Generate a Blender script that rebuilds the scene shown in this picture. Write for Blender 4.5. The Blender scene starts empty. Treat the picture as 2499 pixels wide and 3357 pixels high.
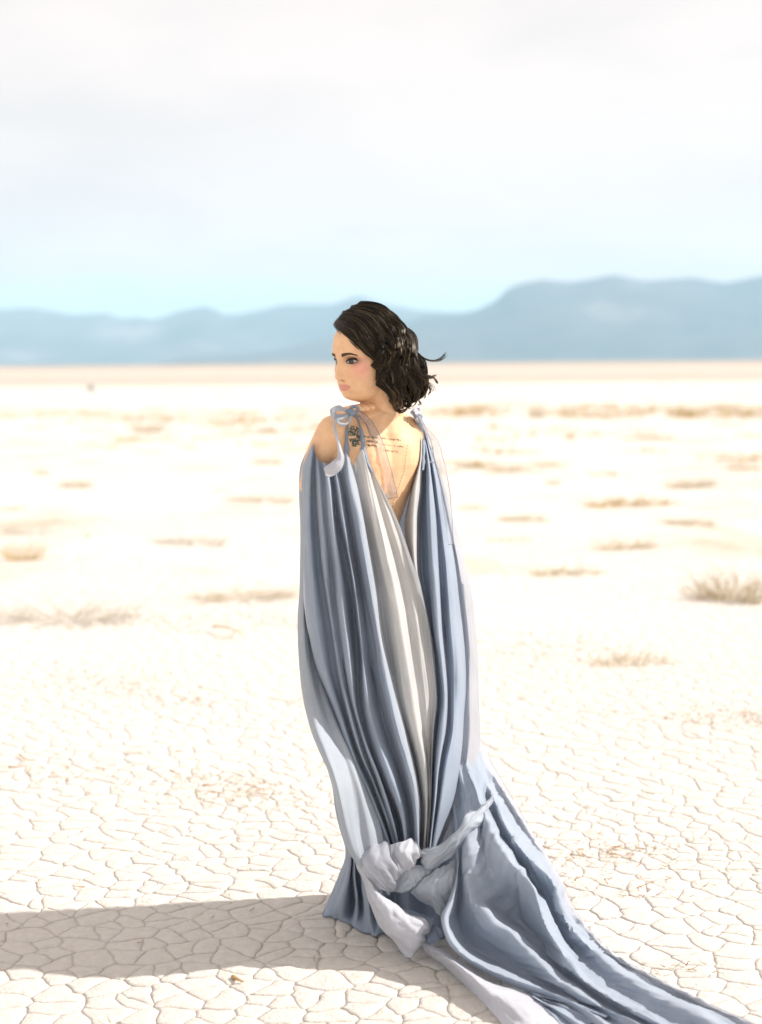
import bpy, bmesh, math, random
import numpy as np
from mathutils import Vector, Matrix, noise, geometry
from mathutils.bvhtree import BVHTree

R = math.radians
scene = bpy.context.scene
col = scene.collection

# ------------------------------------------------------------------ camera
F_PX = 4796.0                      # 80 mm lens on a 41.7 x 56 mm frame, in photograph pixels
W_PX, H_PX = 2499.0, 3357.0
CAM_Z = 1.42
PITCH, ROLL = R(-5.83), R(-0.45)
cam_d = bpy.data.cameras.new('camera')
cam = bpy.data.objects.new('camera', cam_d)
col.objects.link(cam)
cam_d.sensor_fit = 'VERTICAL'
cam_d.sensor_height = 56.0
cam_d.sensor_width = 41.7
cam_d.lens = 80.0
cam_d.clip_start = 0.05
cam_d.clip_end = 90000.0
CAM_M = (Matrix.Translation((0, 0, CAM_Z)) @ Matrix.Rotation(R(90) + PITCH, 4, 'X') @ Matrix.Rotation(ROLL, 4, 'Z'))
cam.matrix_world = CAM_M
cam_d.dof.use_dof = True
cam_d.dof.focus_distance = 3.62
cam_d.dof.aperture_fstop = 3.2
cam_d.dof.aperture_blades = 0
scene.camera = cam

# ------------------------------------------------------------------ sky, sun, exposure
SUN_EL, SUN_AZ = R(40), R(82)      # azimuth clockwise from +Y (straight ahead)
world = bpy.data.worlds.new('World')
scene.world = world
world.use_nodes = True
wn, wl = world.node_tree.nodes, world.node_tree.links
wn.clear()
def wnode(t, **kw):
    n = wn.new(t)
    for k, v in kw.items():
        setattr(n, k, v)
    return n
out = wnode('ShaderNodeOutputWorld')
sky = wnode('ShaderNodeTexSky', sky_type='NISHITA', sun_disc=False, sun_elevation=SUN_EL, sun_rotation=SUN_AZ,
            altitude=900.0, air_density=1.0, dust_density=0.6, ozone_density=2.0)
bg_sky = wnode('ShaderNodeBackground'); bg_sky.inputs['Strength'].default_value = 0.14
wl.new(sky.outputs[0], bg_sky.inputs['Color'])
bg_cloud = wnode('ShaderNodeBackground'); bg_cloud.inputs['Strength'].default_value = 0.665
tc = wnode('ShaderNodeTexCoord')
mp = wnode('ShaderNodeMapping'); mp.inputs['Scale'].default_value = (1.0, 1.0, 3.2)
wl.new(tc.outputs['Generated'], mp.inputs['Vector'])
# thick cloud deck: soft grey and white billows
nz = wnode('ShaderNodeTexNoise'); nz.inputs['Scale'].default_value = 4.5; nz.inputs['Detail'].default_value = 5.0
nz.inputs['Roughness'].default_value = 0.5; nz.inputs['Distortion'].default_value = 0.3
wl.new(mp.outputs[0], nz.inputs['Vector'])
cr = wnode('ShaderNodeValToRGB')
cr.color_ramp.elements[0].position = 0.36; cr.color_ramp.elements[0].color = (1.055, 0.945, 0.905, 1)
cr.color_ramp.elements[1].position = 0.62; cr.color_ramp.elements[1].color = (1.215, 1.065, 1.00, 1)
wl.new(nz.outputs['Fac'], cr.inputs['Fac'])
wl.new(cr.outputs[0], bg_cloud.inputs['Color'])
# ragged lower edge of the deck, open blue sky under it along the horizon
sep = wnode('ShaderNodeSeparateXYZ'); wl.new(tc.outputs['Generated'], sep.inputs[0])
mp2 = wnode('ShaderNodeMapping'); mp2.inputs['Scale'].default_value = (1.0, 1.0, 9.0)
wl.new(tc.outputs['Generated'], mp2.inputs['Vector'])
nz2 = wnode('ShaderNodeTexNoise'); nz2.inputs['Scale'].default_value = 7.0; nz2.inputs['Detail'].default_value = 4.0
wl.new(mp2.outputs[0], nz2.inputs['Vector'])
ma = wnode('ShaderNodeMath', operation='MULTIPLY_ADD'); ma.inputs[1].default_value = 0.085; 
wl.new(nz2.outputs['Fac'], ma.inputs[0]); wl.new(sep.outputs['Z'], ma.inputs[2])
mr = wnode('ShaderNodeMapRange', interpolation_type='SMOOTHSTEP')
mr.inputs['From Min'].default_value = 0.076; mr.inputs['From Max'].default_value = 0.100
wl.new(ma.outputs[0], mr.inputs['Value'])
mx = wnode('ShaderNodeMixShader')
wl.new(mr.outputs[0], mx.inputs[0]); wl.new(bg_sky.outputs[0], mx.inputs[1]); wl.new(bg_cloud.outputs[0], mx.inputs[2])
wl.new(mx.outputs[0], out.inputs['Surface'])

sun_d = bpy.data.lights.new('sun', 'SUN')
sun_d.energy = 5.0
sun_d.angle = R(1.1)
sun_d.color = (1.0, 0.955, 0.90)
sun = bpy.data.objects.new('sun', sun_d)
col.objects.link(sun)
SUN_DIR = Vector((math.sin(SUN_AZ) * math.cos(SUN_EL), math.cos(SUN_AZ) * math.cos(SUN_EL), math.sin(SUN_EL)))
sun.rotation_euler = SUN_DIR.to_track_quat('Z', 'Y').to_euler()
sun.location = (6, 4, 6)

vs = scene.view_settings
vs.view_transform = 'Standard'; vs.look = 'None'; vs.exposure = 0.42; vs.gamma = 1.0; vs.use_curve_mapping = False
scene.cycles.use_denoising = True
scene.cycles.max_bounces = 8
scene.cycles.volume_bounces = 2
scene.cycles.transparent_max_bounces = 24
scene.cycles.sample_clamp_indirect = 6.0

# ------------------------------------------------------------------ helpers
def ray(px, py):
    v = Vector(((px - W_PX / 2) / F_PX, -(py - H_PX / 2) / F_PX, -1.0))
    return CAM_M.to_3x3() @ v
def atY(px, py, Y):                # the point of the scene at distance Y seen there
    d = ray(px, py)
    return Vector((0, 0, CAM_Z)) + d * (Y / d.y)
def atZ(px, py, z=0.0):            # the point of the scene at height z seen there
    d = ray(px, py)
    return Vector((0, 0, CAM_Z)) + d * ((z - CAM_Z) / d.z)
def obj(name, me, m=None, parent=None, kind=None, smooth=True):
    o = bpy.data.objects.new(name, me)
    col.objects.link(o)
    if parent is not None: o.parent = parent
    if m is not None and not me.materials: me.materials.append(m)
    if kind: o['kind'] = kind
    if smooth and len(me.polygons): me.polygons.foreach_set('use_smooth', [True] * len(me.polygons))
    return o
def mesh(name, verts, faces):
    me = bpy.data.meshes.new(name)
    me.from_pydata([tuple(v) for v in verts], [], [tuple(f) for f in faces])
    me.update()
    return me
def empty(name, loc=(0, 0, 0)):
    o = bpy.data.objects.new(name, None)
    o.location = loc
    o.empty_display_size = 0.1
    col.objects.link(o)
    return o
def tag(o, label=None, cat=None, group=None, kind=None):
    if label: o['label'] = label
    if cat: o['category'] = cat
    if group: o['group'] = group
    if kind: o['kind'] = kind
    return o
def material(name):
    m = bpy.data.materials.new(name)
    m.use_nodes = True
    nt = m.node_tree
    return m, nt.nodes, nt.links, nt.nodes['Principled BSDF']
def N(nodes, t, **kw):
    n = nodes.new(t)
    for k, v in kw.items():
        if k.startswith('i_'):
            n.inputs[k[2:].replace('_', ' ')].default_value = v
        else:
            setattr(n, k, v)
    return n
def ramp(nodes, stops):
    n = nodes.new('ShaderNodeValToRGB')
    e = n.color_ramp.elements
    while len(e) < len(stops): e.new(0.5)
    for el, (p, c) in zip(e, stops):
        el.position = p
        el.color = tuple(c) + ((1,) if len(c) == 3 else ())
    return n
def simple(name, colr, rough=0.8, spec=0.2):
    m, n, l, b = material(name)
    b.inputs['Base Color'].default_value = tuple(colr) + (1,)
    b.inputs['Roughness'].default_value = rough
    b.inputs['Specular IOR Level'].default_value = spec
    return m
# ------------------------------------------------------------------ the playa
def playa_material(name, cracks):
    m, n, l, b = material(name)
    geo = N(n, 'ShaderNodeNewGeometry')
    big = N(n, 'ShaderNodeTexNoise', i_Scale=0.35, i_Detail=5.0)
    fine = N(n, 'ShaderNodeTexNoise', i_Scale=38.0, i_Detail=6.0, i_Roughness=0.7)
    l.new(geo.outputs['Position'], big.inputs['Vector']); l.new(geo.outputs['Position'], fine.inputs['Vector'])
    c1 = ramp(n, [(0.3, (0.635, 0.592, 0.54)), (0.7, (0.695, 0.652, 0.60))])
    l.new(big.outputs['Fac'], c1.inputs['Fac'])
    c2 = ramp(n, [(0.25, (0.78, 0.75, 0.70)), (0.6, (1.0, 1.0, 1.0))])
    l.new(fine.outputs['Fac'], c2.inputs['Fac'])
    mul = N(n, 'ShaderNodeMix', data_type='RGBA', blend_type='MULTIPLY'); mul.inputs[0].default_value = 0.6
    l.new(c1.outputs[0], mul.inputs[6]); l.new(c2.outputs[0], mul.inputs[7])
    last = mul.outputs[2]
    if cracks:
        # beyond the built plates: fine cracks fading with size, then belts of dry grass and darker silt
        sep = N(n, 'ShaderNodeSeparateXYZ'); l.new(geo.outputs['Position'], sep.inputs[0])
        vor = N(n, 'ShaderNodeTexVoronoi', feature='DISTANCE_TO_EDGE', i_Scale=8.5)
        l.new(geo.outputs['Position'], vor.inputs['Vector'])
        vr = ramp(n, [(0.0, (0.60, 0.50, 0.38)), (0.06, (1, 1, 1))]); l.new(vor.outputs['Distance'], vr.inputs['Fac'])
        m3 = N(n, 'ShaderNodeMix', data_type='RGBA', blend_type='MULTIPLY'); m3.inputs[0].default_value = 0.5
        l.new(last, m3.inputs[6]); l.new(vr.outputs[0], m3.inputs[7])
        # patches of low litter between the shrubs
        mp = N(n, 'ShaderNodeMapping'); mp.inputs['Scale'].default_value = (0.5, 0.28, 1.0)
        l.new(geo.outputs['Position'], mp.inputs['Vector'])
        pn = N(n, 'ShaderNodeTexNoise', i_Scale=1.0, i_Detail=6.0, i_Roughness=0.62); l.new(mp.outputs[0], pn.inputs['Vector'])
        pr = ramp(n, [(0.53, (1, 1, 1)), (0.68, (0.74, 0.66, 0.53))]); l.new(pn.outputs['Fac'], pr.inputs['Fac'])
        m4 = N(n, 'ShaderNodeMix', data_type='RGBA', blend_type='MULTIPLY'); m4.inputs[0].default_value = 0.75
        l.new(m3.outputs[2], m4.inputs[6]); l.new(pr.outputs[0], m4.inputs[7])
        # a belt of brown silt about a hundred metres out, sandy flats behind it, scrub plain far away
        ny = N(n, 'ShaderNodeTexNoise', i_Scale=0.02, i_Detail=3.0); l.new(geo.outputs['Position'], ny.inputs['Vector'])
        ym = N(n, 'ShaderNodeMath', operation='MULTIPLY_ADD'); ym.inputs[1].default_value = 30.0
        l.new(ny.outputs['Fac'], ym.inputs[0]); l.new(sep.outputs['Y'], ym.inputs[2])
        ydiv = N(n, 'ShaderNodeMath', operation='DIVIDE'); ydiv.inputs[1].default_value = 1000.0; l.new(ym.outputs[0], ydiv.inputs[0])
        yr = ramp(n, [(0.108, (1, 1, 1)), (0.122, (0.74, 0.70, 0.665)), (0.150, (0.74, 0.70, 0.665)),
                      (0.185, (0.82, 0.785, 0.755)), (0.40, (0.80, 0.765, 0.745)), (0.9, (0.62, 0.58, 0.54))])
        l.new(ydiv.outputs[0], yr.inputs['Fac'])
        m5 = N(n, 'ShaderNodeMix', data_type='RGBA', blend_type='MULTIPLY'); m5.inputs[0].default_value = 1.0
        l.new(m4.outputs[2], m5.inputs[6]); l.new(yr.outputs[0], m5.inputs[7])
        last = m5.outputs[2]
    l.new(last, b.inputs['Base Color'])
    b.inputs['Roughness'].default_value = 0.95
    b.inputs['Specular IOR Level'].default_value = 0.1
    bn = N(n, 'ShaderNodeTexNoise', i_Scale=85.0, i_Detail=8.0, i_Roughness=0.68); l.new(geo.outputs['Position'], bn.inputs['Vector'])
    bn2 = N(n, 'ShaderNodeTexNoise', i_Scale=22.0, i_Detail=3.0); l.new(geo.outputs['Position'], bn2.inputs['Vector'])
    ad = N(n, 'ShaderNodeMath', operation='ADD'); l.new(bn.outputs['Fac'], ad.inputs[0]); l.new(bn2.outputs['Fac'], ad.inputs[1])
    bp = N(n, 'ShaderNodeBump', i_Strength=0.85, i_Distance=0.007); l.new(ad.outputs[0], bp.inputs['Height'])
    l.new(bp.outputs[0], b.inputs['Normal'])
    return m
M_PLATE = playa_material('dry_mud', False)
M_GROUND = playa_material('playa_flat', True)

PLATE_Y0, PLATE_Y1 = 2.2, 9.6
def sink(y):                       # depth of the crack floor under the plates
    t = max(0.0, min(1.0, (y - 4.5) / (PLATE_Y1 - 4.5)))
    return -0.0038 * (1 - t) - 0.0010 * t
ys = [-25000, -2000, -200, -20, -2, 1.5] + [2.0 + 0.4 * i for i in range(24)] + [12, 15, 20, 30, 60, 120, 300, 1000, 4000, 12000, 25000]
xs = [-25000, -4000, -600, -100, -30, -10, -5, -2, 0, 2, 5, 10, 30, 100, 600, 4000, 25000]
gv, gf = [], []
for y in ys:
    for x in xs:
        gv.append((x, y, sink(y)))
nx = len(xs)
for j in range(len(ys) - 1):
    for i in range(nx - 1):
        a = j * nx + i
        gf.append((a, a + 1, a + nx + 1, a + nx))
ground = obj('ground', mesh('ground', gv, gf), M_GROUND, kind='structure')

rng = random.Random(7)
pts = []
sx, sy = 0.084, 0.067
y = PLATE_Y0
row = 0
while y < PLATE_Y1 + 0.2:
    half = 0.42 * y + 0.9
    x = -half + (sx / 2 if row % 2 else 0)
    while x < half:
        s = 1.0 + 0.55 * noise.noise(Vector((x * 1.3, y * 1.3, 3.1)))
        pts.append(Vector((x + rng.uniform(-.5, .5) * sx * 1.05, y + rng.uniform(-.5, .5) * sy * 1.05)))
        x += sx * max(0.75, s)
    y += sy
    row += 1
cv, ce, cf, *_ = geometry.delaunay_2d_cdt(pts, [], [], 0, 1e-6)
def circum(a, b, c):
    d = 2 * (a.x * (b.y - c.y) + b.x * (c.y - a.y) + c.x * (a.y - b.y))
    if abs(d) < 1e-12: return None
    a2, b2, c2 = a.length_squared, b.length_squared, c.length_squared
    return Vector(((a2 * (b.y - c.y) + b2 * (c.y - a.y) + c2 * (a.y - b.y)) / d,
                   (a2 * (c.x - b.x) + b2 * (a.x - c.x) + c2 * (b.x - a.x)) / d))
inc = [[] for _ in cv]
for f in cf:
    c = circum(cv[f[0]], cv[f[1]], cv[f[2]])
    if c is None: continue
    for k in f: inc[k].append(c)
def wob(p):
    x, y = p.x, p.y
    return Vector((x + 0.017 * noise.noise(Vector((x * 15, y * 15, 0.3))) + 0.006 * noise.noise(Vector((x * 55, y * 55, 2.3))),
                   y + 0.015 * noise.noise(Vector((x * 15, y * 15, 7.9))) + 0.006 * noise.noise(Vector((x * 55, y * 55, 5.9)))))
def plate(center, cell):
    cell = sorted(cell, key=lambda c: math.atan2(c.y - center.y, c.x - center.x))
    ring = []
    for i, a in enumerate(cell):
        b = cell[(i + 1) % len(cell)]
        L = (b - a).length
        if L < 0.004: continue
        k = 4 if L > 0.05 else 3 if L > 0.03 else 2 if L > 0.014 else 1
        for s in range(k):
            ring.append(wob(a.lerp(b, s / k)))
    n = len(ring)
    if n < 4: return None
    cx = sum((p.x for p in ring)) / n; cy = sum((p.y for p in ring)) / n
    c = Vector((cx, cy))
    size = sum((p - c).length for p in ring) / n
    floor = sink(cy)
    tx, ty = rng.uniform(-.008, .008), rng.uniform(-.008, .008)
    dz = rng.uniform(-.0011, .0008)
    def top(p, h): return (p.x, p.y, h + dz + tx * (p.x - cx) + ty * (p.y - cy))
    def inset(d):
        out = []
        for p in ring:
            v = c - p
            L = v.length + 1e-9
            out.append(p + v * (min(d(p), 0.45 * L) / L))
        return out
    def gap(p):
        g = noise.noise(Vector((p.x * 5.5, p.y * 5.5, 1.7)))
        return 0.0003 + 0.0012 * max(0.0, 0.20 + g)
    edge = inset(gap)
    r1 = inset(lambda p: gap(p) + 0.009)
    dome = rng.uniform(0.0002, 0.0028) 
    sc = max(0.25, 1.0 - max(0.0, (cy - 4.5) / (PLATE_Y1 - 4.5)))
    verts = [(p.x, p.y, floor - 0.003) for p in edge] + [top(p, -0.0018 * sc - 0.0004) for p in edge]
    verts += [top(p, -0.0002) for p in r1] + [top(c, dome * sc)]
    faces = []
    for i in range(n):
        j = (i + 1) % n
        faces.append((i, j, n + j, n + i))
        faces.append((n + i, n + j, 2 * n + j, 2 * n + i))
        faces.append((2 * n + i, 2 * n + j, 3 * n))
    return c, verts, faces
CAM_INV = CAM_M.inverted()
def in_frame(x, y, z=0.0):
    p = CAM_INV @ Vector((x, y, z))
    u = W_PX / 2 + F_PX * p.x / -p.z
    v = H_PX / 2 - F_PX * p.y / -p.z
    return u, v
plates = []
for k, p in enumerate(cv):
    if len(inc[k]) < 4 or p.y < PLATE_Y0 + .15 or p.y > PLATE_Y1 or abs(p.x) > 0.42 * p.y + .75: continue
    if any((c - p).length > 0.2 for c in inc[k]): continue
    r = plate(p, inc[k])
    if r: plates.append(r)
plates.sort(key=lambda r: r[0].y)
near, rest = [], []
for r in plates:
    u, v = in_frame(r[0].x, r[0].y)
    if len(near) < 300 and 0 < u < W_PX and v < H_PX + 20 and not (1180 < u < 2300 and v > 2960 + 0.44 * (u - 1250) and u > 1250): near.append(r)
    else: rest.append(r)
for c, v, f in near:
    me = mesh('mud_plate', [(a - c.x, b - c.y, z) for a, b, z in v], f)
    o = obj('mud_plate', me, M_PLATE, ground)
    o.location = (c.x, c.y, 0)
av, af = [], []
for c, v, f in rest:
    k = len(av)
    av += v
    af += [tuple(i + k for i in q) for q in f]
obj('mud_plates', mesh('mud_plates', av, af), M_PLATE, ground, kind='stuff')

# ------------------------------------------------------------------ mountains
def mountain_material():
    m, n, l, b = material('bare_mountain')
    geo = N(n, 'ShaderNodeNewGeometry')
    mp = N(n, 'ShaderNodeMapping'); mp.inputs['Scale'].default_value = (0.0009, 0.0009, 0.003)
    l.new(geo.outputs['Position'], mp.inputs['Vector'])
    t = N(n, 'ShaderNodeTexNoise', i_Scale=1.0, i_Detail=6.0, i_Roughness=0.6); l.new(mp.outputs[0], t.inputs['Vector'])
    c = ramp(n, [(0.42, (0.05, 0.056, 0.06)), (0.60, (0.11, 0.105, 0.10)), (0.74, (0.27, 0.24, 0.21))])
    l.new(t.outputs['Fac'], c.inputs['Fac']); l.new(c.outputs[0], b.inputs['Base Color'])
    b.inputs['Roughness'].default_value = 1.0
    b.inputs['Specular IOR Level'].default_value = 0.0
    return m
M_MTN = mountain_material()
def mountain(name, ridge, Yr, depth, seed, rough):
    xs_ = [p[0] for p in ridge]
    def top(px):
        return float(np.interp(px, xs_, [p[1] for p in ridge]))
    cols = np.linspace(xs_[0], xs_[-1], 200)
    rows = 22
    v, f = [], []
    for j in range(rows + 1):
        t = j / rows * 2 - 1                      # -1 near foot, 0 ridge, +1 far foot
        for px in cols:
            crest = atY(px, top(px), Yr)
            h = crest.z
            x = crest.x
            s = (1 - abs(t)) ** (1.25 if t < 0 else 1.0)
            yy = Yr + t * depth
            nv = noise.fractal(Vector((x * 0.0011, yy * 0.0006, seed)), 0.9, 2.1, 6)
            z = h * s * (1 + rough * nv * (1 - s) * 1.6) - (30 if abs(t) > .99 else 0)
            yj = yy + 600 * noise.noise(Vector((x * 0.0007, t * 1.5, seed + 4)))
            v.append((x * (yj / Yr) ** 0.35, yj, max(z, -8.0) if abs(t) > .99 else z))
    w = len(cols)
    for j in range(rows):
        for i in range(w - 1):
            a = j * w + i
            f.append((a, a + 1, a + w + 1, a + w))
    return obj(name, mesh(name, v, f), M_MTN, kind='structure')
LEFT = [(-2600, 1060), (-1800, 1000), (-900, 1040), (-400, 990), (0, 1015), (100, 1008), (210, 1026), (240, 1032), (346, 1024), (400, 1046),
        (453, 1038), (500, 1050), (540, 1038), (586, 1018), (640, 1008), (680, 1003), (705, 1015), (726, 1033), (800, 1028), (880, 1012), (926, 1000),
        (1000, 998), (1092, 998), (1150, 975), (1185, 966), (1230, 990), (1291, 1004), (1386, 1019), (1495, 1024), (1700, 1010), (2100, 1020), (2800, 1030), (3600, 1050)]
RIGHT = [(600, 1172), (900, 1150), (1150, 1090), (1300, 1060), (1400, 1036), (1526, 1026), (1580, 1008), (1633, 980), (1665, 945), (1700, 930), (1780, 916),
         (1865, 927), (1930, 920), (2000, 908), (2100, 929), (2265, 914), (2380, 928), (2499, 902), (2800, 890), (3200, 930), (3900, 960), (4800, 1040)]
mountain('mountain_range', LEFT, 17000.0, 3200.0, 2.0, 0.5)
mountain('mountain_massif', RIGHT, 12500.0, 2600.0, 9.0, 0.35)

# ------------------------------------------------------------------ the air between
m_haze = bpy.data.materials.new('haze_air')
m_haze.use_nodes = True
hn = m_haze.node_tree
hn.nodes.clear()
ho = hn.nodes.new('ShaderNodeOutputMaterial')
hv = hn.nodes.new('ShaderNodeVolumePrincipled')
hv.inputs['Color'].default_value = (0.525, 0.80, 1.0, 1)
hv.inputs['Density'].default_value = 6.8e-5
hv.inputs['Anisotropy'].default_value = 0.1
hn.links.new(hv.outputs[0], ho.inputs['Volume'])
HX, HY0, HY1, HZ0, HZ1 = 25500, -25500, 25500, -45, 840
hb = [(x, y, z) for z in (HZ0, HZ1) for y in (HY0, HY1) for x in (-HX, HX)]
hfaces = [(0, 2, 3, 1), (4, 5, 7, 6), (0, 1, 5, 4), (2, 6, 7, 3), (0, 4, 6, 2), (1, 3, 7, 5)]
haze = obj('haze', mesh('haze', hb, hfaces), m_haze, kind='stuff', smooth=False)
# ------------------------------------------------------------------ dry plants
def straw(name, stops, rough=0.85):
    m, n, l, b = material(name)
    geo = N(n, 'ShaderNodeNewGeometry')
    oi = N(n, 'ShaderNodeObjectInfo')
    c = ramp(n, stops)
    ad = N(n, 'ShaderNodeMath', operation='ADD'); l.new(geo.outputs['Random Per Island'], ad.inputs[0])
    sc_ = N(n, 'ShaderNodeMath', operation='MULTIPLY_ADD'); sc_.inputs[1].default_value = 0.5; sc_.inputs[2].default_value = -0.25
    l.new(oi.outputs['Random'], sc_.inputs[0]); l.new(sc_.outputs[0], ad.inputs[1])
    l.new(ad.outputs[0], c.inputs['Fac']); l.new(c.outputs[0], b.inputs['Base Color'])
    b.inputs['Roughness'].default_value = rough
    b.inputs['Specular IOR Level'].default_value = 0.15
    return m
M_STRAW = straw('dry_straw', [(0.0, (0.42, 0.34, 0.22)), (0.5, (0.58, 0.48, 0.33)), (1.0, (0.66, 0.57, 0.42))])
M_GOLD = straw('golden_straw', [(0.0, (0.38, 0.25, 0.09)), (0.5, (0.52, 0.36, 0.14)), (1.0, (0.60, 0.46, 0.22))])
M_GREY = straw('grey_twigs', [(0.0, (0.44, 0.39, 0.31)), (0.5, (0.60, 0.55, 0.46)), (1.0, (0.70, 0.66, 0.57))])
M_OLIVE = straw('olive_scrub', [(0.0, (0.24, 0.21, 0.10)), (0.5, (0.42, 0.35, 0.19)), (1.0, (0.58, 0.46, 0.27))])

def tube(path, radii, sides, V, Fc):
    k0 = len(V)
    n = len(path)
    up = Vector((0.13, 0.31, 0.94)).normalized()
    for i, p in enumerate(path):
        t = (path[min(i + 1, n - 1)] - path[max(i - 1, 0)])
        t = t.normalized() if t.length > 1e-9 else Vector((0, 0, 1))
        a = t.cross(up)
        if a.length < 1e-4: a = t.cross(Vector((1, 0, 0)))
        a.normalize(); b = t.cross(a)
        for s in range(sides):
            w = 2 * math.pi * s / sides
            V.append(p + (a * math.cos(w) + b * math.sin(w)) * radii[i])
    for i in range(n - 1):
        for s in range(sides):
            q = (s + 1) % sides
            Fc.append((k0 + i * sides + s, k0 + i * sides + q, k0 + (i + 1) * sides + q, k0 + (i + 1) * sides + s))
def twig(rnd, base, d, length, r, V, Fc, seg=5, wander=0.35, kids=0, droop=0.0):
    p, path, rad = base.copy(), [base.copy()], [r]
    d = d.normalized()
    for i in range(seg):
        d = (d + Vector((rnd.uniform(-1, 1), rnd.uniform(-1, 1), rnd.uniform(-1, 1) - droop)) * wander).normalized()
        p = p + d * (length / seg)
        if p.z < 0.004: p.z = 0.004 + rnd.random() * .01
        path.append(p.copy()); rad.append(r * (1 - 0.8 * (i + 1) / seg))
        if kids and i >= 1 and rnd.random() < 0.75:
            for _ in range(kids):
                kd = (d + Vector((rnd.uniform(-1, 1), rnd.uniform(-1, 1), rnd.uniform(-.4, .9)))).normalized()
                twig(rnd, p, kd, length * rnd.uniform(.2, .45), r * .55, V, Fc, 3, .3, 0, droop)
    tube(path, rad, 3, V, Fc)
def shrub_mesh(seed, stems, spread, tall, r, kids, droop=0.0, wander=.35):
    """A clump one metre wide and about `tall` high."""
    rnd = random.Random(seed)
    V, Fc = [], []
    for _ in range(stems):
        a = rnd.uniform(0, 2 * math.pi)
        rr = rnd.random() ** .6 * spread
        base = Vector((math.cos(a) * rr, math.sin(a) * rr * .6, 0.0))
        lean = rnd.uniform(.2, 1.3)
        d = Vector((math.cos(a) * lean + rnd.uniform(-.4, .4), math.sin(a) * lean + rnd.uniform(-.4, .4), rnd.uniform(.35, 1.0)))
        twig(rnd, base, d, tall * rnd.uniform(.5, 1.25), r * rnd.uniform(.6, 1.2), V, Fc, 5, wander, kids, droop)
    return mesh('shrub', V, Fc)
SHRUB = {
    'mound': shrub_mesh(1, 130, .40, .34, .007, 2),
    'mat': shrub_mesh(2, 150, .46, .20, .006, 1, .25),
    'tuft': shrub_mesh(3, 90, .28, .42, .006, 1, 0, .22),
    'twiggy': shrub_mesh(4, 110, .40, .46, .006, 3, .1, .45),
    'sparse': shrub_mesh(5, 60, .46, .17, .006, 2, .3, .5),
}
def shrub(label, px, py, wpx, hpx, kind, m, group='dry shrubs scattered on the playa', name='dry_shrub', rot=None):
    p = atZ(px, py, 0.0)
    sc = wpx * p.y / F_PX
    base = SHRUB[kind]
    o = bpy.data.objects.new(name, base)
    col.objects.link(o)
    if not base.materials: base.materials.append(m)
    o.material_slots[0].link = 'OBJECT'; o.material_slots[0].material = m
    o.location = (p.x, p.y, -0.004)
    zs = max(v.co.z for v in base.vertices)
    o.scale = (sc, sc * .8, max(0.05, (hpx * p.y / F_PX) / zs))
    o.rotation_euler = (0, 0, rot if rot is not None else (px * 7.3 + py) % 1.2 - .6)
    tag(o, label, 'shrub', group)
    return o
shrub('rounded pale dry bush, the tallest on the left behind the bare shoulder', 487, 1416, 135, 62, 'tuft', M_STRAW)
shrub('small olive bush just left of the woman at chin height', 880, 1417, 60, 26, 'mound', M_OLIVE)
shrub('low tan shrub left of the bare shoulder, with a bushy left end', 255, 1597, 118, 34, 'mound', M_STRAW)
shrub('long flat grey-brown shrub left of the blue sleeve at waist height', 635, 1781, 300, 44, 'mat', M_GREY)
shrub('golden shrub with upright stalks at the left edge', 80, 1836, 165, 92, 'tuft', M_GOLD)
shrub('large pale grey tangled bush at the left edge, nearest on that side', 205, 2032, 430, 110, 'twiggy', M_GREY)
shrub('wide straw-coloured shrub between the large grey bush and the dress', 800, 1962, 300, 58, 'twiggy', M_STRAW)
shrub('flat pale shrub just left of the sleeve at elbow height', 860, 1642, 280, 30, 'mat', M_STRAW)
shrub('thin brown shrub left of the sleeve, above the long flat one', 730, 1610, 60, 12, 'sparse', M_OLIVE)
shrub('faint tan tuft far left, under the rounded pale bush', 620, 1468, 70, 18, 'mat', M_STRAW)
shrub('pale low shrub close to the bare left shoulder', 880, 1520, 125, 34, 'mat', M_STRAW)
shrub('small brown tuft far left, between the golden stalks and the rounded bush', 136, 1553, 50, 16, 'mound', M_GOLD)
shrub('grey spreading shrub at the left edge above the golden stalks', 95, 1750, 200, 46, 'sparse', M_GREY)
shrub('low tan shrub cut by the left edge at shoulder-blade height', 40, 1672, 90, 22, 'mat', M_STRAW)
shrub('thin streak of dry twigs left of the long flat grey-brown shrub', 190, 1710, 120, 14, 'sparse', M_STRAW)
shrub('tiny golden sprig left of the long flat grey-brown shrub', 288, 1758, 28, 16, 'tuft', M_GOLD)
shrub('tiny brown sprig on bare ground left of the dress at knee height', 783, 2186, 30, 12, 'sparse', M_OLIVE)
shrub('short brown-edged shrub right of the dress ribbons, nearest to them', 1712, 1706, 172, 36, 'mat', M_OLIVE)
shrub('long shrub with a golden right end, right of the shoulder blade', 2050, 1656, 335, 48, 'mat', M_GOLD)
shrub('low brown shrub at the right, under the long gold-ended one', 2260, 1718, 200, 32, 'mat', M_OLIVE)
shrub('mixed grey and brown shrub in the middle of the right side', 2055, 1797, 205, 46, 'mound', M_STRAW)
shrub('flat olive-brown shrub right of the dress at waist height', 1850, 1881, 260, 40, 'mat', M_OLIVE)
shrub('big bushy shrub cut by the right edge, the largest on the right', 2400, 1968, 260, 135, 'mound', M_STRAW)
shrub('pale straw shrub right of the dress at hip height, nearest on the right', 2060, 2172, 290, 64, 'mat', M_STRAW)
shrub('dark round bush standing in the far scrub belt right of the hair', 1760, 1368, 48, 42, 'mound', M_OLIVE)
shrub('grey-green bush in the far scrub belt near the right edge', 2235, 1362, 80, 34, 'mound', M_OLIVE)
shrub('small golden shrub at the right edge, above the long gold-ended one', 2440, 1538, 130, 28, 'mat', M_GOLD)
shrub('tan shrub near the right edge, upper left of the low brown one', 2270, 1598, 170, 46, 'mound', M_STRAW)
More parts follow.
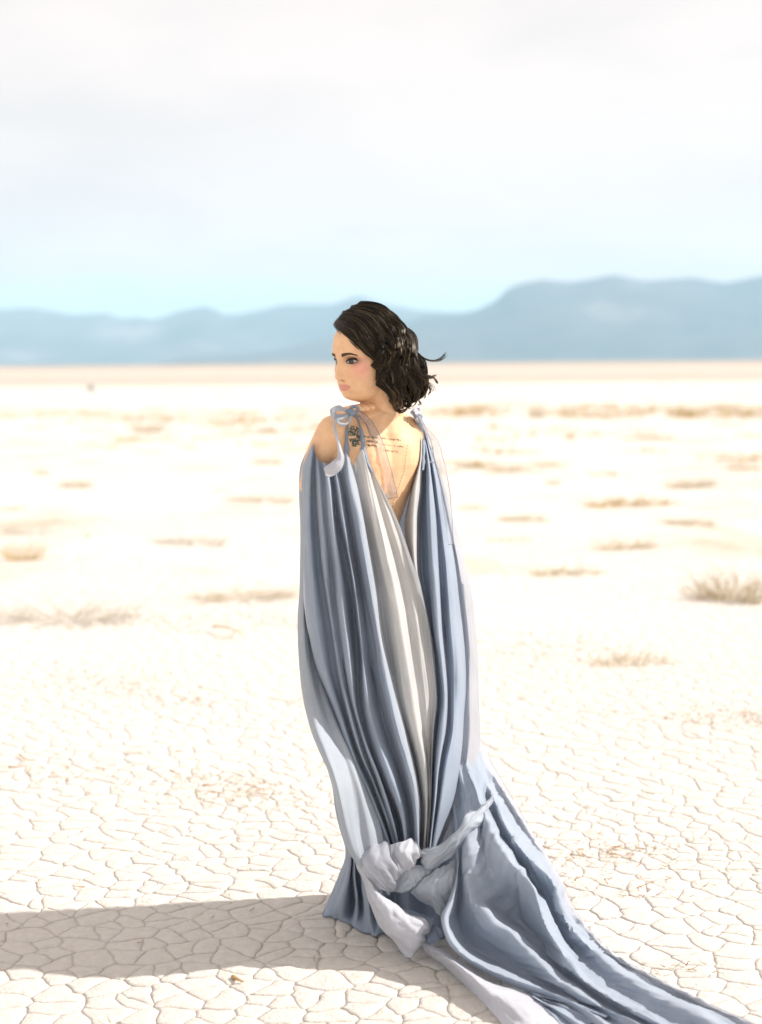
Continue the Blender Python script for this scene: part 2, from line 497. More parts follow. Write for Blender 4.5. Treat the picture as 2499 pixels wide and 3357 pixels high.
shrub('small tan tuft right of the ribbons at shoulder height', 1815, 1588, 62, 32, 'tuft', M_STRAW)
shrub('flat faint shrub touching the right outline of the dress at elbow height', 1545, 1668, 110, 24, 'mat', M_STRAW)
shrub('brown shrub right of the right shoulder, half a step from the ribbons', 1545, 1534, 110, 28, 'mat', M_OLIVE)
shrub('pale mounded shrub beside the brown one right of the right shoulder', 1655, 1548, 125, 36, 'mound', M_STRAW)
shrub('narrow upright golden sprig right of the hair, in the bright gap', 1870, 1440, 42, 52, 'tuft', M_GOLD)
shrub('wide faint shrub at the right, just under the far scrub belt', 2120, 1440, 190, 30, 'mat', M_STRAW)
shrub('small upright tuft just right of the hair tips', 1618, 1404, 34, 40, 'tuft', M_STRAW)
shrub('faint shrub low at the right of the dress, left of the flat olive-brown one', 1680, 1772, 170, 26, 'sparse', M_STRAW)

# belt of far scrub that reads as one mass
rnd = random.Random(21)
V, Fc = [], []
for i in range(190):
    right = rnd.random() < .55
    px = rnd.uniform(1380, 2900) if right else rnd.uniform(-350, 1120)
    py = rnd.uniform(1335, 1372) if right else rnd.uniform(1348, 1388)
    if rnd.random() < .3: py = rnd.uniform(1392, 1560) if right else rnd.uniform(1392, 1470)
    p = atZ(px, py, 0.0)
    s = rnd.uniform(.16, .5) * (1.0 if py < 1392 else .7)
    hh = rnd.uniform(.4, 1.1) * (0.4 if not right or py > 1392 else .75)
    for _ in range(26):
        a = rnd.uniform(0, 6.283)
        b0 = p + Vector((math.cos(a) * s * 1.9 * rnd.random(), math.sin(a) * s * rnd.random(), 0.0))
        twig(rnd, b0, Vector((math.cos(a) * .8, math.sin(a) * .8, rnd.uniform(.4, 1))), s * hh * rnd.uniform(.6, 1.3), .011, V, Fc, 3, .4, 0)
far = obj('far_scrub', mesh('far_scrub', V, Fc), M_GOLD)
tag(far, 'belt of low golden dry scrub across the playa behind the woman', 'scrub', kind='stuff')

# plant litter lying on the plates
M_LITTER = straw('plant_litter', [(0.0, (0.26, 0.12, 0.05)), (0.4, (0.42, 0.22, 0.09)), (0.8, (0.50, 0.36, 0.20)), (1.0, (0.42, 0.38, 0.30))])
V, Fc = [], []
fields = [(760, 2590, 330, 55, 150), (360, 2240, 300, 40, 90), (640, 2300, 160, 22, 30), (2360, 2360, 260, 40, 130), (1980, 2800, 330, 55, 120), (2100, 2900, 300, 40, 40),
          (560, 2040, 420, 40, 160), (950, 2030, 160, 45, 60), (1750, 2130, 330, 60, 140), (1250, 2600, 1500, 500, 240), (2150, 3190, 150, 30, 26), (250, 2540, 260, 40, 40)]
for cx_, cy_, rx_, ry_, n_ in fields:
    for _ in range(n_):
        px = cx_ + rnd.gauss(0, .5) * rx_; py = cy_ + rnd.gauss(0, .5) * ry_
        if py < 1700: continue
        p = atZ(px, py, 0.003)
        a = rnd.uniform(0, 6.283)
        L = rnd.uniform(.004, .016) * (1.0 if rnd.random() < .9 else 2.4) * (0.8 + p.y * .06)
        d = Vector((math.cos(a), math.sin(a), rnd.uniform(-.05, .25)))
        twig(rnd, p + Vector((0, 0, .002)), d, L * 2, rnd.uniform(.0009, .0022) * (0.7 + p.y * .08), V, Fc, 3, .4, 0)
lit = obj('plant_litter', mesh('plant_litter', V, Fc), M_LITTER)
tag(lit, 'reddish brown bits of dead plants strewn over the cracked mud', 'litter', kind='stuff')

def fallen(label, pts_px, r, m, name='fallen_twig', sides=6, kids=None):
    V, Fc = [], []
    path = [atZ(px, py, z) for px, py, z in pts_px]
    o0 = path[0].copy(); o0.z = 0
    n = len(path)
    fine = catmull(path, 14)
    tube([p - o0 for p in fine], [r * (1 - .6 * i / (len(fine) - 1)) * (1 + .18 * math.sin(i * 2.3)) for i in range(len(fine))], sides, V, Fc)
    for kp in (kids or []):
        fk = catmull([atZ(px, py, z) for px, py, z in kp], 8)
        tube([p - o0 for p in fk], [r * .6 * (1 - .7 * i / (len(fk) - 1)) for i in range(len(fk))], 5, V, Fc)
    o = obj(name, mesh(name, V, Fc), m)
    o.location = o0
    tag(o, label, 'twig')
    return o
def catmull(P, n):
    """Points along a smooth curve through P, evenly spaced by parameter."""
    P = [Vector(p) for p in P]
    if len(P) == 2: return [P[0].lerp(P[1], i / (n - 1)) for i in range(n)]
    Q = [P[0] * 2 - P[1]] + P + [P[-1] * 2 - P[-2]]
    L = [0.0]
    for a, b in zip(P, P[1:]): L.append(L[-1] + (b - a).length)
    out = []
    for i in range(n):
        s = L[-1] * i / (n - 1)
        k = 0
        while k < len(P) - 2 and s > L[k + 1]: k += 1
        t = (s - L[k]) / max(1e-9, L[k + 1] - L[k])
        a, b, c, d = Q[k], Q[k + 1], Q[k + 2], Q[k + 3]
        out.append(0.5 * ((2 * b) + (c - a) * t + (2 * a - 5 * b + 4 * c - d) * t * t + (3 * b - a - 3 * c + d) * t ** 3))
    return out
fallen('forked olive twig lying left of the dress at hip height', [(700, 2052, .03), (760, 2060, .05), (805, 2088, .01)], .007, M_OLIVE,
       kids=[[(768, 2066, .05), (760, 2085, .02), (700, 2094, .01)], [(770, 2066, .05), (800, 2062, .05)]])
fallen('pair of thin brown sticks near the left edge, upper one', [(64, 2472, .015), (85, 2488, .008), (118, 2491, .006)], .0035, M_LITTER)
fallen('thin brown stick near the left edge, lying below another stick', [(28, 2514, .005), (60, 2513, .007), (88, 2511, .005)], .0028, M_LITTER)
fallen('small dark dead leaf in the shadow left of the hem', [(764, 3202, .004), (780, 3210, .008), (797, 3218, .006)], .0058, M_LITTER, name='dead_leaf', sides=7)

# a lump of blue-grey rock far out on the flat
rm = simple('blue_grey_rock', (0.17, 0.23, 0.26), .8)
bm = bmesh.new()
bmesh.ops.create_icosphere(bm, subdivisions=3, radius=1.0)
for v in bm.verts:
    nrm = v.co.normalized()
    v.co = v.co * (1 + .28 * noise.noise(nrm * 1.6) + .1 * noise.noise(nrm * 5))
    v.co.x *= .17; v.co.y *= .17; v.co.z = v.co.z * .20 + .14
me = bpy.data.meshes.new('rock'); bm.to_mesh(me); bm.free()
rk = obj('rock', me, rm)
rk.location = atZ(300, 1283, 0)
tag(rk, 'small blue-grey rock far away on the pale flat at the left', 'rock')
# ------------------------------------------------------------------ the woman
PY0 = 3.68                                        # distance of her spine
A_B = R(40)                                       # she faces away to the left; head turned back over the left shoulder
LB = Vector((-math.cos(A_B), -math.sin(A_B), 0))  # towards her left
FB = Vector((-math.sin(A_B), math.cos(A_B), 0))   # the way her chest faces
A_H = R(52)
FH = Vector((-math.sin(A_H), -math.cos(A_H), 0))  # the way her face looks
LH = Vector((-FH.y, FH.x, 0))
HEAD = Vector((-0.033, 3.655, 1.424))             # between the temples at eye height
person = empty('person', (-0.03, PY0, 0))
PINV = Matrix.Translation((0.03, -PY0, 0))

def add_part(name, me, m, parent=None, kind=None):
    """Link a mesh given in scene coordinates under the person."""
    me.transform(PINV)
    return obj(name, me, m, parent or person, kind)

class Build:
    def __init__(s): s.v, s.f = [], []
    def rings(s, rings, cap=True):
        n = len(rings[0]); k0 = len(s.v)
        for r in rings: s.v += [Vector(p) for p in r]
        for i in range(len(rings) - 1):
            for j in range(n):
                q = (j + 1) % n
                s.f.append((k0 + i * n + j, k0 + i * n + q, k0 + (i + 1) * n + q, k0 + (i + 1) * n + j))
        if cap:
            for i, flip in ((0, True), (len(rings) - 1, False)):
                c = sum((Vector(p) for p in rings[i]), Vector()) / n
                k = len(s.v); s.v.append(c)
                for j in range(n):
                    q = (j + 1) % n
                    t = (k0 + i * n + j, k0 + i * n + q, k)
                    s.f.append(t[::-1] if flip else t)
    def limb(s, pts, radii, n=20, sub=6):
        P = catmull(pts, (len(pts) - 1) * sub + 1)
        L = [0.0]
        for a, b in zip(pts, pts[1:]): L.append(L[-1] + (Vector(b) - Vector(a)).length)
        rr = np.interp(np.linspace(0, L[-1], len(P)), L, radii)
        V, Fc = [], []
        # rounded ends
        tube(P, list(rr), n, V, Fc)
        rings = [V[i * n:(i + 1) * n] for i in range(len(P))]
        def dome(c, ring, d):
            return [[c + (Vector(p) - c) * math.cos(a) + d * math.sin(a) for p in ring] for a in (0.45, 0.9, 1.3)]
        d0 = (P[0] - P[1]).normalized() * rr[0]; d1 = (P[-1] - P[-2]).normalized() * rr[-1]
        s.rings(dome(P[0], rings[0], d0)[::-1] + rings + dome(P[-1], rings[-1], d1))
    def ball(s, c, r, n=18):
        c = Vector(c); r = Vector(r) if hasattr(r, '__len__') else Vector((r, r, r))
        s.rings([[c + Vector((r.x * math.cos(t) * math.sin(u), r.y * math.sin(t) * math.sin(u), r.z * math.cos(u))) for t in np.linspace(0, 2 * math.pi, n, endpoint=False)]
                 for u in np.linspace(0.12, math.pi - 0.12, 12)])
B = Build()
# torso: (height, spine x, half width, depth)
TOR = [(0.66, -0.050, 0.06, 0.07), (0.70, -0.050, 0.10, 0.085), (0.74, -0.050, 0.115, 0.095), (0.82, -0.050, 0.124, 0.10), (0.90, -0.054, 0.115, 0.094), (0.975, -0.060, 0.104, 0.086), (1.02, -0.058, 0.108, 0.088),
       (1.10, -0.042, 0.124, 0.095), (1.17, -0.026, 0.134, 0.090), (1.22, -0.020, 0.134, 0.078), (1.25, -0.018, 0.120, 0.066), (1.275, -0.012, 0.085, 0.054), (1.295, -0.004, 0.052, 0.048)]
rings = []
zz = np.linspace(TOR[0][0], TOR[-1][0], 40)
for z in zz:
    cx_ = np.interp(z, [t[0] for t in TOR], [t[1] for t in TOR])
    hw = np.interp(z, [t[0] for t in TOR], [t[2] for t in TOR]); dp = np.interp(z, [t[0] for t in TOR], [t[3] for t in TOR])
    ring = []
    for t in np.linspace(0, 2 * math.pi, 56, endpoint=False):
        c, s_ = math.cos(t), math.sin(t)
        e = 2 / 2.5
        l_ = hw * math.copysign(abs(c) ** e, c); f_ = dp * math.copysign(abs(s_) ** e, s_)
        if f_ < 0:                                 # the back: spine groove, shoulder blades
            g = math.exp(-(l_ / 0.018) ** 2) * 0.007 * (1 if z < 1.24 else 0)
            bl = sum(math.exp(-((l_ - s * 0.066) / 0.030) ** 2 - ((z - 1.19) / 0.045) ** 2) for s in (-1, 1)) * 0.010
            f_ += g - bl
        ring.append(Vector((cx_, PY0, z)) + LB * l_ + FB * f_)
    rings.append(ring)
B.rings(rings)
def bp(l, f, z, cx=-0.020): return Vector((cx, PY0, z)) + LB * l + FB * f
# neck and the slopes to the shoulders
B.limb([bp(0, -.004, 1.24, 0.0), bp(0, .004, 1.30, .006), Vector((0.004, 3.664, 1.345)), HEAD + Vector((0.022, 0.006, -0.01))], [.056, .046, .044, .050], 28)
for s in (1, -1):
    B.limb([bp(s * .020, -.006, 1.290, .0), bp(s * .066, -.004, 1.268), bp(s * .112, 0, 1.257 if s > 0 else 1.248)], [.038, .037, .037], 20)
B.limb([bp(.098, -.004, 1.238), bp(.088, -.006, 1.13)], [.050, .044], 20)
B.limb([bp(-.098, -.004, 1.232), bp(-.088, -.006, 1.13)], [.048, .044], 20)
# left arm: shoulder, elbow pushing out to the left, forearm folded in front
SL = bp(.124, -.002, 1.250)
EL = atY(1026, 1592, 3.635)
B.limb([SL, SL.lerp(EL, .5) + Vector((-.006, -.010, .004)), EL], [.044, .039, .034], 22)
HL = bp(-.02, .17, 1.06)
B.limb([EL, EL.lerp(HL, .5), HL], [.034, .032, .024], 18)
B.ball(HL, .034)
# right arm crosses the chest; its fingers lie over the left shoulder beside the neck
SR = bp(-.114, -.002, 1.238)
ER = bp(-.10, .20, 1.05)
WR = bp(.045, .115, 1.232)
B.limb([SR, SR.lerp(ER, .5), ER], [.044, .038, .033], 22)
B.limb([ER, ER.lerp(WR, .5), WR], [.033, .030, .023], 18)
PALM = bp(.056, .066, 1.274)
B.limb([WR, PALM], [.023, .026], 16)
tips = [(1224, 1334, 3.614), (1205, 1338, 3.606), (1188, 1341, 3.603), (1172, 1347, 3.610)]
for k, (px, py, Y) in enumerate(tips):
    t = atY(px, py, Y)
    base = PALM + LB * (-.022 + .016 * k) + Vector((0, 0, .004))
    kn = base.lerp(t, .48) + Vector((0, 0, .012))
    B.limb([base, kn, t.lerp(kn, .35) + Vector((0, 0, .004)), t], [.0095, .0092, .0085, .0072], 10, 4)
B.limb([PALM + LB * -.02, PALM + LB * -.045 + FB * .01 + Vector((0, 0, .004)), PALM + LB * -.062 + FB * -.006 + Vector((0, 0, .008))], [.012, .010, .008], 10, 4)
# legs and feet
for s in (1, -1):
    hip, kn, an = bp(s * .060, 0, .76, -.045), bp(s * .055, .015, .42, .0), bp(s * .048, .02, .07, .045)
    B.limb([hip, hip.lerp(kn, .5), kn, kn.lerp(an, .4) - FB * .012, an], [.082, .068, .050, .048, .034], 22)
    B.limb([an + Vector((0, 0, -.025)) - FB * .03, an + FB * .04 + Vector((0, 0, -.038)), an + FB * .10 + Vector((0, 0, -.048))], [.036, .034, .022], 14)
# head
PROF = [(-.112, .040), (-.106, .068), (-.099, .081), (-.091, .0855), (-.083, .0835), (-.075, .0865), (-.066, .0875), (-.057, .0885), (-.047, .086), (-.03, .0845), (-.012, .0835), (0, .083),
        (.018, .088), (.035, .0885), (.06, .0845), (.085, .072), (.105, .050), (.120, .022), (.128, -.01)]
WID = [(-.112, .014), (-.104, .028), (-.095, .038), (-.083, .046), (-.07, .053), (-.05, .0605), (-.03, .0655), (0, .069), (.03, .070), (.06, .067), (.085, .056), (.105, .040), (.120, .022), (.128, .006)]
BACK = [(-.112, .004), (-.10, .012), (-.085, .026), (-.07, .045), (-.05, .068), (-.03, .085), (0, .098), (.03, .101), (.06, .096), (.085, .082), (.105, .060), (.120, .034), (.128, .012)]
def ip(T, x): return float(np.interp(x, [t[0] for t in T], [t[1] for t in T]))
def gs(x, c, s): return math.exp(-((x - c) / s) ** 2)
def face_add(l, z):
    d = 0.0
    for s in (1, -1):
        d -= 0.0130 * gs(l, s * .0315, .0150) * gs(z, -.001, .0100)
        d += 0.0030 * gs(l, s * .0315, .0125) * gs(z, -.001, .0060)           # the eyeball under the lids
        d += 0.0030 * gs(l, s * .043, .017) * gs(z, -.026, .015)              # cheekbone
        d += 0.0020 * gs(l, s * .030, .018) * gs(z, .0165, .006)              # brow
        d += 0.0085 * gs(l, s * .0125, .0055) * gs(z, -.0415, .0055)          # nostril wing
        d -= 0.0030 * gs(l, s * .022, .006) * gs(z, -.045, .012)              # fold beside the mouth
        d += 0.0040 * gs(l, s * .008, .009) * gs(z, -.0570, .0040)            # upper lip
    amp = float(np.interp(z, [-.053, -.049, -.044, -.039, -.030, -.015, .002, .014], [0, .005, .0180, .0235, .0195, .0125, .0055, 0]))
    d += amp * gs(l, 0, float(np.interp(z, [-.045, -.035, -.01], [.0088, .0082, .0066])))
    d += 0.0060 * gs(l, 0, .0165) * gs(z, -.0690, .0050)                      # lower lip
    d -= 0.0036 * gs(l, 0, .020) * gs(z, -.0625, .0020)                       # between the lips
    d += 0.0030 * gs(l, 0, .014) * gs(z, -.096, .010)
    return d
rings = []
nth = 200
for z in np.concatenate([np.linspace(-.112, .06, 104), np.linspace(.0622, .1278, 28)]):
    fr, w, bk = ip(PROF, z) + (.24 * z if z < 0 else 0), ip(WID, z), ip(BACK, z)   # chin tucked a little
    fc = float(np.interp(z, [-.11, -.08, -.05, 0], [.022, .014, .004, -.002]))
    ring = []
    for t in np.linspace(0, 2 * math.pi, nth, endpoint=False):
        c, s_ = math.cos(t), math.sin(t)
        ex = 2 / (2.35 if c > 0 else 2.05)
        f_ = fc + ((fr - fc) if c > 0 else (bk + fc)) * math.copysign(abs(c) ** ex, c)
        l_ = w * math.copysign(abs(s_) ** (2 / 2.2), s_)
        if c > 0: f_ += face_add(l_, z) * min(1.0, c * 2.2)
        ring.append(HEAD + FH * f_ + LH * l_ + Vector((0, 0, z if z > -.070 else -.070 + (z + .070) * .74)))
    rings.append(ring)
B.rings(rings)
me = mesh('body', B.v, B.f)
tmp = bpy.data.objects.new('tmp', me); col.objects.link(tmp)
md = tmp.modifiers.new('r', 'REMESH'); md.mode = 'VOXEL'; md.voxel_size = 0.0026; md.use_smooth_shade = True
ms = tmp.modifiers.new('s', 'SMOOTH'); ms.factor = 0.5; ms.iterations = 3
dg = bpy.context.evaluated_depsgraph_get()
body_me = bpy.data.meshes.new_from_object(tmp.evaluated_get(dg))
bpy.data.objects.remove(tmp)
body_me.name = 'body'
nv_ = len(body_me.vertices)
co = np.empty(nv_ * 3); body_me.vertices.foreach_get('co', co); co = co.reshape(-1, 3)
BVH_BODY = BVHTree.FromPolygons([Vector(c) for c in co], [tuple(p.vertices) for p in body_me.polygons])
# make-up: lips, blush, eye shadow, and the nostrils' shade, painted on the skin
rel = co - np.array(HEAD)
hl = rel @ np.array(LH); hf = rel @ np.array(FH); hz = rel[:, 2]
G = lambda x, c, s: np.exp(-((x - c) / s) ** 2)
front = np.clip((hf - .028) / .02, 0, 1)
upl = np.where(hz > -.0625, 1, 0)
lipw = .0240
edge_up = -.0625 + .0085 * np.sqrt(np.clip(1 - (hl / lipw) ** 2, 0, 1)) - .002 * G(hl, 0, .004)
edge_dn = -.0625 - .0110 * np.sqrt(np.clip(1 - (hl / lipw) ** 2, 0, 1))
lip = np.clip((edge_up - hz) / .002, 0, 1) * np.clip((hz - edge_dn) / .002, 0, 1) * (np.abs(hl) < lipw) * front
blush = sum(G(hl, s * .050, .020) * G(hz, -.018, .022) for s in (1, -1)) * front
shadow = sum(G(hl, s * .034, .017) * G(hz, .006, .0075) for s in (1, -1)) * front
skin = np.array([0.78, 0.49, 0.29])
c = np.tile(skin, (nv_, 1))
def mixc(c, col_, w): return c * (1 - w[:, None]) + np.array(col_) * w[:, None]
c = mixc(c, (0.80, 0.345, 0.285), np.clip(blush * .8, 0, 1))
c = mixc(c, (0.25, 0.11, 0.065), np.clip(shadow * .95, 0, 1))
c = mixc(c, (0.66, 0.28, 0.22), np.clip(lip * .9, 0, 1))
nost_shade = sum(G(hl, s * .0085, .0035) * G(hz, -.0475, .0028) for s in (1, -1)) * front  # shade of the nostril openings, put into the skin colour
c = mixc(c, (0.22, 0.09, 0.06), np.clip(nost_shade * .8, 0, 1))
liner = sum(G(hl, s * .0345, .0160) * G(hz, .0005, .0078) for s in (1, -1)) * front
c = mixc(c, (0.13, 0.06, 0.042), np.clip(liner * .9, 0, 1))
at = body_me.color_attributes.new('paint', 'FLOAT_COLOR', 'POINT')
at.data.foreach_set('color', np.concatenate([c, np.ones((nv_, 1))], 1).ravel())
m_skin, n, l, b = material('skin')
ca = N(n, 'ShaderNodeVertexColor', layer_name='paint')
nzs = N(n, 'ShaderNodeTexNoise', i_Scale=60.0, i_Detail=5.0)
rs = ramp(n, [(0.3, (0.93, 0.90, 0.88)), (0.7, (1.04, 1.03, 1.02))]); l.new(nzs.outputs['Fac'], rs.inputs['Fac'])
tcs = N(n, 'ShaderNodeTexCoord'); l.new(tcs.outputs['Object'], nzs.inputs['Vector'])
mm = N(n, 'ShaderNodeMix', data_type='RGBA', blend_type='MULTIPLY'); mm.inputs[0].default_value = 1.0
l.new(ca.outputs['Color'], mm.inputs[6]); l.new(rs.outputs[0], mm.inputs[7]); l.new(mm.outputs[2], b.inputs['Base Color'])
b.inputs['Roughness'].default_value = 0.48; b.inputs['Specular IOR Level'].default_value = 0.35
b.inputs['Subsurface Weight'].default_value = 0.12; b.inputs['Subsurface Radius'].default_value = (0.012, 0.005, 0.003)
b.inputs['Subsurface Scale'].default_value = 1.0
body_me.materials.clear()
body = add_part('body', body_me, m_skin)

# eyes, lashes and brows set on the surface of the face
def face_pt(l_, z, lift=0.0005):
    o_ = HEAD + FH * .2 + LH * l_ + Vector((0, 0, z))
    h = BVH_BODY.ray_cast(o_, -FH, .3)
    p = h[0] if h[0] is not None else HEAD + FH * .08 + LH * l_ + Vector((0, 0, z))
    return p + FH * lift
def face_strip(top, bot, lift, n=14, rows=3):
    V, Fc = [], []
    for i in range(n + 1):
        t = i / n
        for j in range(rows + 1):
            l_, z0 = top(t); _, z1 = bot(t)
            V.append(face_pt(l_, z0 + (z1 - z0) * j / rows, lift))
    for i in range(n):
        for j in range(rows):
            a = i * (rows + 1) + j
            Fc.append((a, a + 1, a + rows + 2, a + rows + 1))
    return V, Fc
m_white = simple('eye_white', (0.40, 0.37, 0.33), .25, .5)
m_iris = simple('iris', (0.028, 0.016, 0.010), .12, .6)
m_lash = simple('lash', (0.012, 0.010, 0.010), .6)
m_brow = simple('brow', (0.085, 0.052, 0.034), .8)
for s in (1, -1):
    cx_, hw_ = s * .0315, .0130
    up = lambda t: (cx_ + hw_ * (2 * t - 1), -.0015 + .0056 * (1 - (2 * t - 1) ** 2) ** .7 + .0012 * s * (2 * t - 1))
    dn = lambda t: (cx_ + hw_ * (2 * t - 1), -.0015 - .0034 * (1 - (2 * t - 1) ** 2) ** .8 + .0012 * s * (2 * t - 1))
    V, Fc = face_strip(up, dn, .0006)
    eye = add_part('eye', mesh('eye', V, Fc), m_white)
    ic = cx_ - .0022                    # both irises turned towards the camera side
    r_ = .0060
    V, Fc = face_strip(lambda t: (ic + r_ * (2 * t - 1), min(-.0005 + r_ * math.sqrt(max(0, 1 - (2 * t - 1) ** 2)), .0040)),
                       lambda t: (ic + r_ * (2 * t - 1), max(-.0005 - r_ * math.sqrt(max(0, 1 - (2 * t - 1) ** 2)), -.0048)), .0012)
    add_part('iris', mesh('iris', V, Fc), m_iris, eye)
    V, Fc = face_strip(lambda t: (up(t)[0] + s * .0025 * max(0, s * (2 * t - 1)), up(t)[1] + .0024 + .0040 * max(0, s * (2 * t - 1))), lambda t: (up(t)[0], up(t)[1] - .0008), .0022)
    add_part('eyelash', mesh('eyelash', V, Fc), m_lash, eye)
    V, Fc = face_strip(lambda t: (dn(t)[0], dn(t)[1] + .0003), lambda t: (dn(t)[0], dn(t)[1] - .0014), .0009, 12, 1)
    add_part('eyelash', mesh('eyelash', V, Fc), m_lash, eye)
    bx = lambda t: s * (.0130 + .037 * t)
    by = lambda t: .0135 + .0045 * math.sin(min(1, t * 1.3) * 1.8) - .004 * max(0, t - .7) / .3
    th = lambda t: .0035 * (1 - .7 * t) + .0006
    V, Fc = face_strip(lambda t: (bx(t), by(t) + th(t)), lambda t: (bx(t), by(t) - th(t)), .0008)
    add_part('eyebrow', mesh('eyebrow', V, Fc), m_brow)
# ------------------------------------------------------------------ hair: a wavy dark bob blown back
m_hair, n, l, b = material('dark_brown_hair')
geo = N(n, 'ShaderNodeNewGeometry')
cr_ = ramp(n, [(0.0, (0.003, 0.0023, 0.0017)), (0.55, (0.013, 0.0095, 0.0065)), (0.82, (0.05, 0.035, 0.020)), (1.0, (0.15, 0.105, 0.058))])  # palest strands are glossy highlights put into the base colour
l.new(geo.outputs['Random Per Island'], cr_.inputs['Fac']); l.new(cr_.outputs[0], b.inputs['Base Color'])
b.inputs['Roughness'].default_value = 0.36; b.inputs['Specular IOR Level'].default_value = 0.33
b.inputs['Specular Tint'].default_value = (1.0, 0.9, 0.75, 1)
ELL = [(HEAD - FH * .022 + Vector((0, 0, .043)), (.103, .088, .105)),        # crown: centre, (along face, across, up)
       (Vector((0.052, 3.640, 1.395)), (.080, .092, .082)),
       (Vector((0.072, 3.640, 1.355)), (.050, .070, .050))]
def env_field(P, grow):
    d = []
    for c_, s_ in ELL:
        r = P - np.array(c_)
        d.append(np.sqrt((r @ np.array(FH) / (s_[0] + grow)) ** 2 + (r @ np.array(LH) / (s_[1] + grow)) ** 2 + (r[:, 2] / (s_[2] + grow)) ** 2) - 1)
    return np.min(d, 0)
TT = np.linspace(3.48, 3.75, 110)
def hair_pt(px, py, grow=0.0):
    dvec = np.array(ray(px, py)); dvec = dvec / dvec[1]
    P = np.array([0, 0, CAM_Z]) + TT[:, None] * dvec
    f_ = env_field(P, grow)
    k = np.argmax(f_ < 0) if (f_ < 0).any() else int(np.argmin(f_))
    return Vector(P[k])
def cv6(L): return [(1050 + x / 4.13, 970 + y / 4.13) for x, y in L]
GUIDES = [cv6(g) for g in [
    [(212, 390), (270, 455), (420, 560), (560, 680), (690, 780), (765, 890), (770, 1010), (755, 1110), (800, 1180), (880, 1215)],
    [(225, 360), (360, 410), (490, 530), (620, 670), (760, 780), (850, 870), (880, 960), (845, 1040), (850, 1130), (920, 1200)],
    [(262, 305), (430, 340), (560, 470), (650, 620), (790, 700), (900, 780), (950, 880), (920, 980), (900, 1080), (960, 1170), (1010, 1270)],
    [(330, 240), (510, 270), (640, 400), (760, 520), (880, 620), (970, 720), (1010, 830), (970, 930), (950, 1040), (1000, 1150), (1060, 1290)],
    [(420, 170), (600, 200), (760, 300), (880, 420), (970, 560), (1060, 690), (1120, 820), (1100, 940), (1080, 1060), (1130, 1190), (1160, 1330)],
    [(500, 130), (700, 150), (860, 230), (980, 350), (1055, 480), (1125, 620), (1190, 760), (1215, 880), (1200, 1000), (1230, 1120), (1290, 1240), (1270, 1390)],
    [(560, 108), (760, 125), (900, 185), (1005, 300), (1094, 430), (1186, 560), (1268, 700), (1304, 850), (1290, 980), (1335, 1100), (1390, 1200), (1350, 1350)],
]]
EXTRA = [cv6(g) for g in [
    [(900, 900), (1000, 1000), (1030, 1120), (1000, 1230), (1050, 1330), (1140, 1390), (1230, 1400)],
    [(1000, 850), (1100, 1000), (1130, 1130), (1120, 1250), (1180, 1360), (1260, 1430), (1280, 1510)],
    [(760, 1170), (860, 1220), (960, 1290), (995, 1390), (1000, 1480), (1080, 1530), (1180, 1520)],
    [(850, 1080), (930, 1170), (1000, 1270), (1010, 1400), (1050, 1500), (1150, 1500), (1200, 1430)],
    [(980, 1150), (1080, 1250), (1080, 1370), (1110, 1470), (1200, 1480), (1250, 1400)],
    [(1250, 950), (1330, 1060), (1400, 1160), (1425, 1260), (1370, 1340), (1320, 1420)],
    [(1150, 1000), (1250, 1120), (1300, 1240), (1330, 1350), (1280, 1450), (1220, 1530)],
    [(560, 400), (600, 560), (700, 690), (830, 730), (930, 700)],
    [(700, 420), (800, 560), (860, 650), (960, 690), (1000, 800), (930, 880)],
    [(740, 900), (820, 960), (900, 950), (960, 1000), (900, 1080), (820, 1060), (760, 1120)],
    [(1050, 560), (1130, 720), (1180, 860), (1150, 980), (1190, 1100), (1250, 1200)],
]]
FLY = [cv6(g) for g in [
    [(1040, 420), (1150, 425), (1250, 485), (1308, 590), (1312, 740), (1290, 880), (1260, 980)],
    [(1060, 440), (1160, 460), (1240, 540), (1285, 660), (1300, 800), (1340, 900)],
    [(1320, 770), (1370, 820), (1460, 865), (1570, 870), (1650, 845), (1700, 755)],
    [(1380, 830), (1425, 890), (1432, 960), (1408, 1020)],
    [(1390, 1090), (1470, 1085), (1545, 1115), (1588, 1185)],
    [(1400, 1110), (1480, 1110), (1530, 1090), (1572, 1070)],
    [(1420, 1150), (1490, 1190), (1545, 1265), (1515, 1290)],
    [(1400, 1200), (1470, 1220), (1490, 1280), (1460, 1340)],
    [(1390, 1260), (1430, 1330), (1400, 1390)],
    [(300, 250), (380, 215), (470, 235), (560, 300)],
    [(1330, 1400), (1360, 1450), (1330, 1480)],
]]
rh = random.Random(5)
HV, HF = [], []
def px_curve(G, n):
    P = catmull([Vector((x, y, 0)) for x, y in G], n)
    return np.array([(p.x, p.y) for p in P])
def strand(pts2, off_px, sink, amp, ph, rad, n=22, clump=1.0):
    path = []
    m = len(pts2)
    for i in range(m):
        t = i / (m - 1)
        spread = 0.45 + 0.9 * math.sin(math.pi * min(1, t * 1.15)) ** .8 if clump > .5 else 1.0
        w = amp * t * math.sin(ph + t * 13)
        px = pts2[i][0] + off_px[0] * spread + w * .6
        py = pts2[i][1] + off_px[1] * spread + w
        path.append(hair_pt(px, py, 0.004) + ray(px, py) * (sink * (1 if t > .04 else .4)) * .27)
    # soften the steps of the depth search
    for _ in range(3):
        path = [path[0]] + [(path[i - 1] + path[i] * 2 + path[i + 1]) / 4 for i in range(1, m - 1)] + [path[-1]]
    tube(path, [rad * (0.55 + .45 * math.sin(math.pi * min(1, .15 + .85 * i / (m - 1)))) * (1 if i < m - 2 else .5) for i in range(m)], 3, HV, HF)
GC = [px_curve(g, 26) for g in GUIDES]
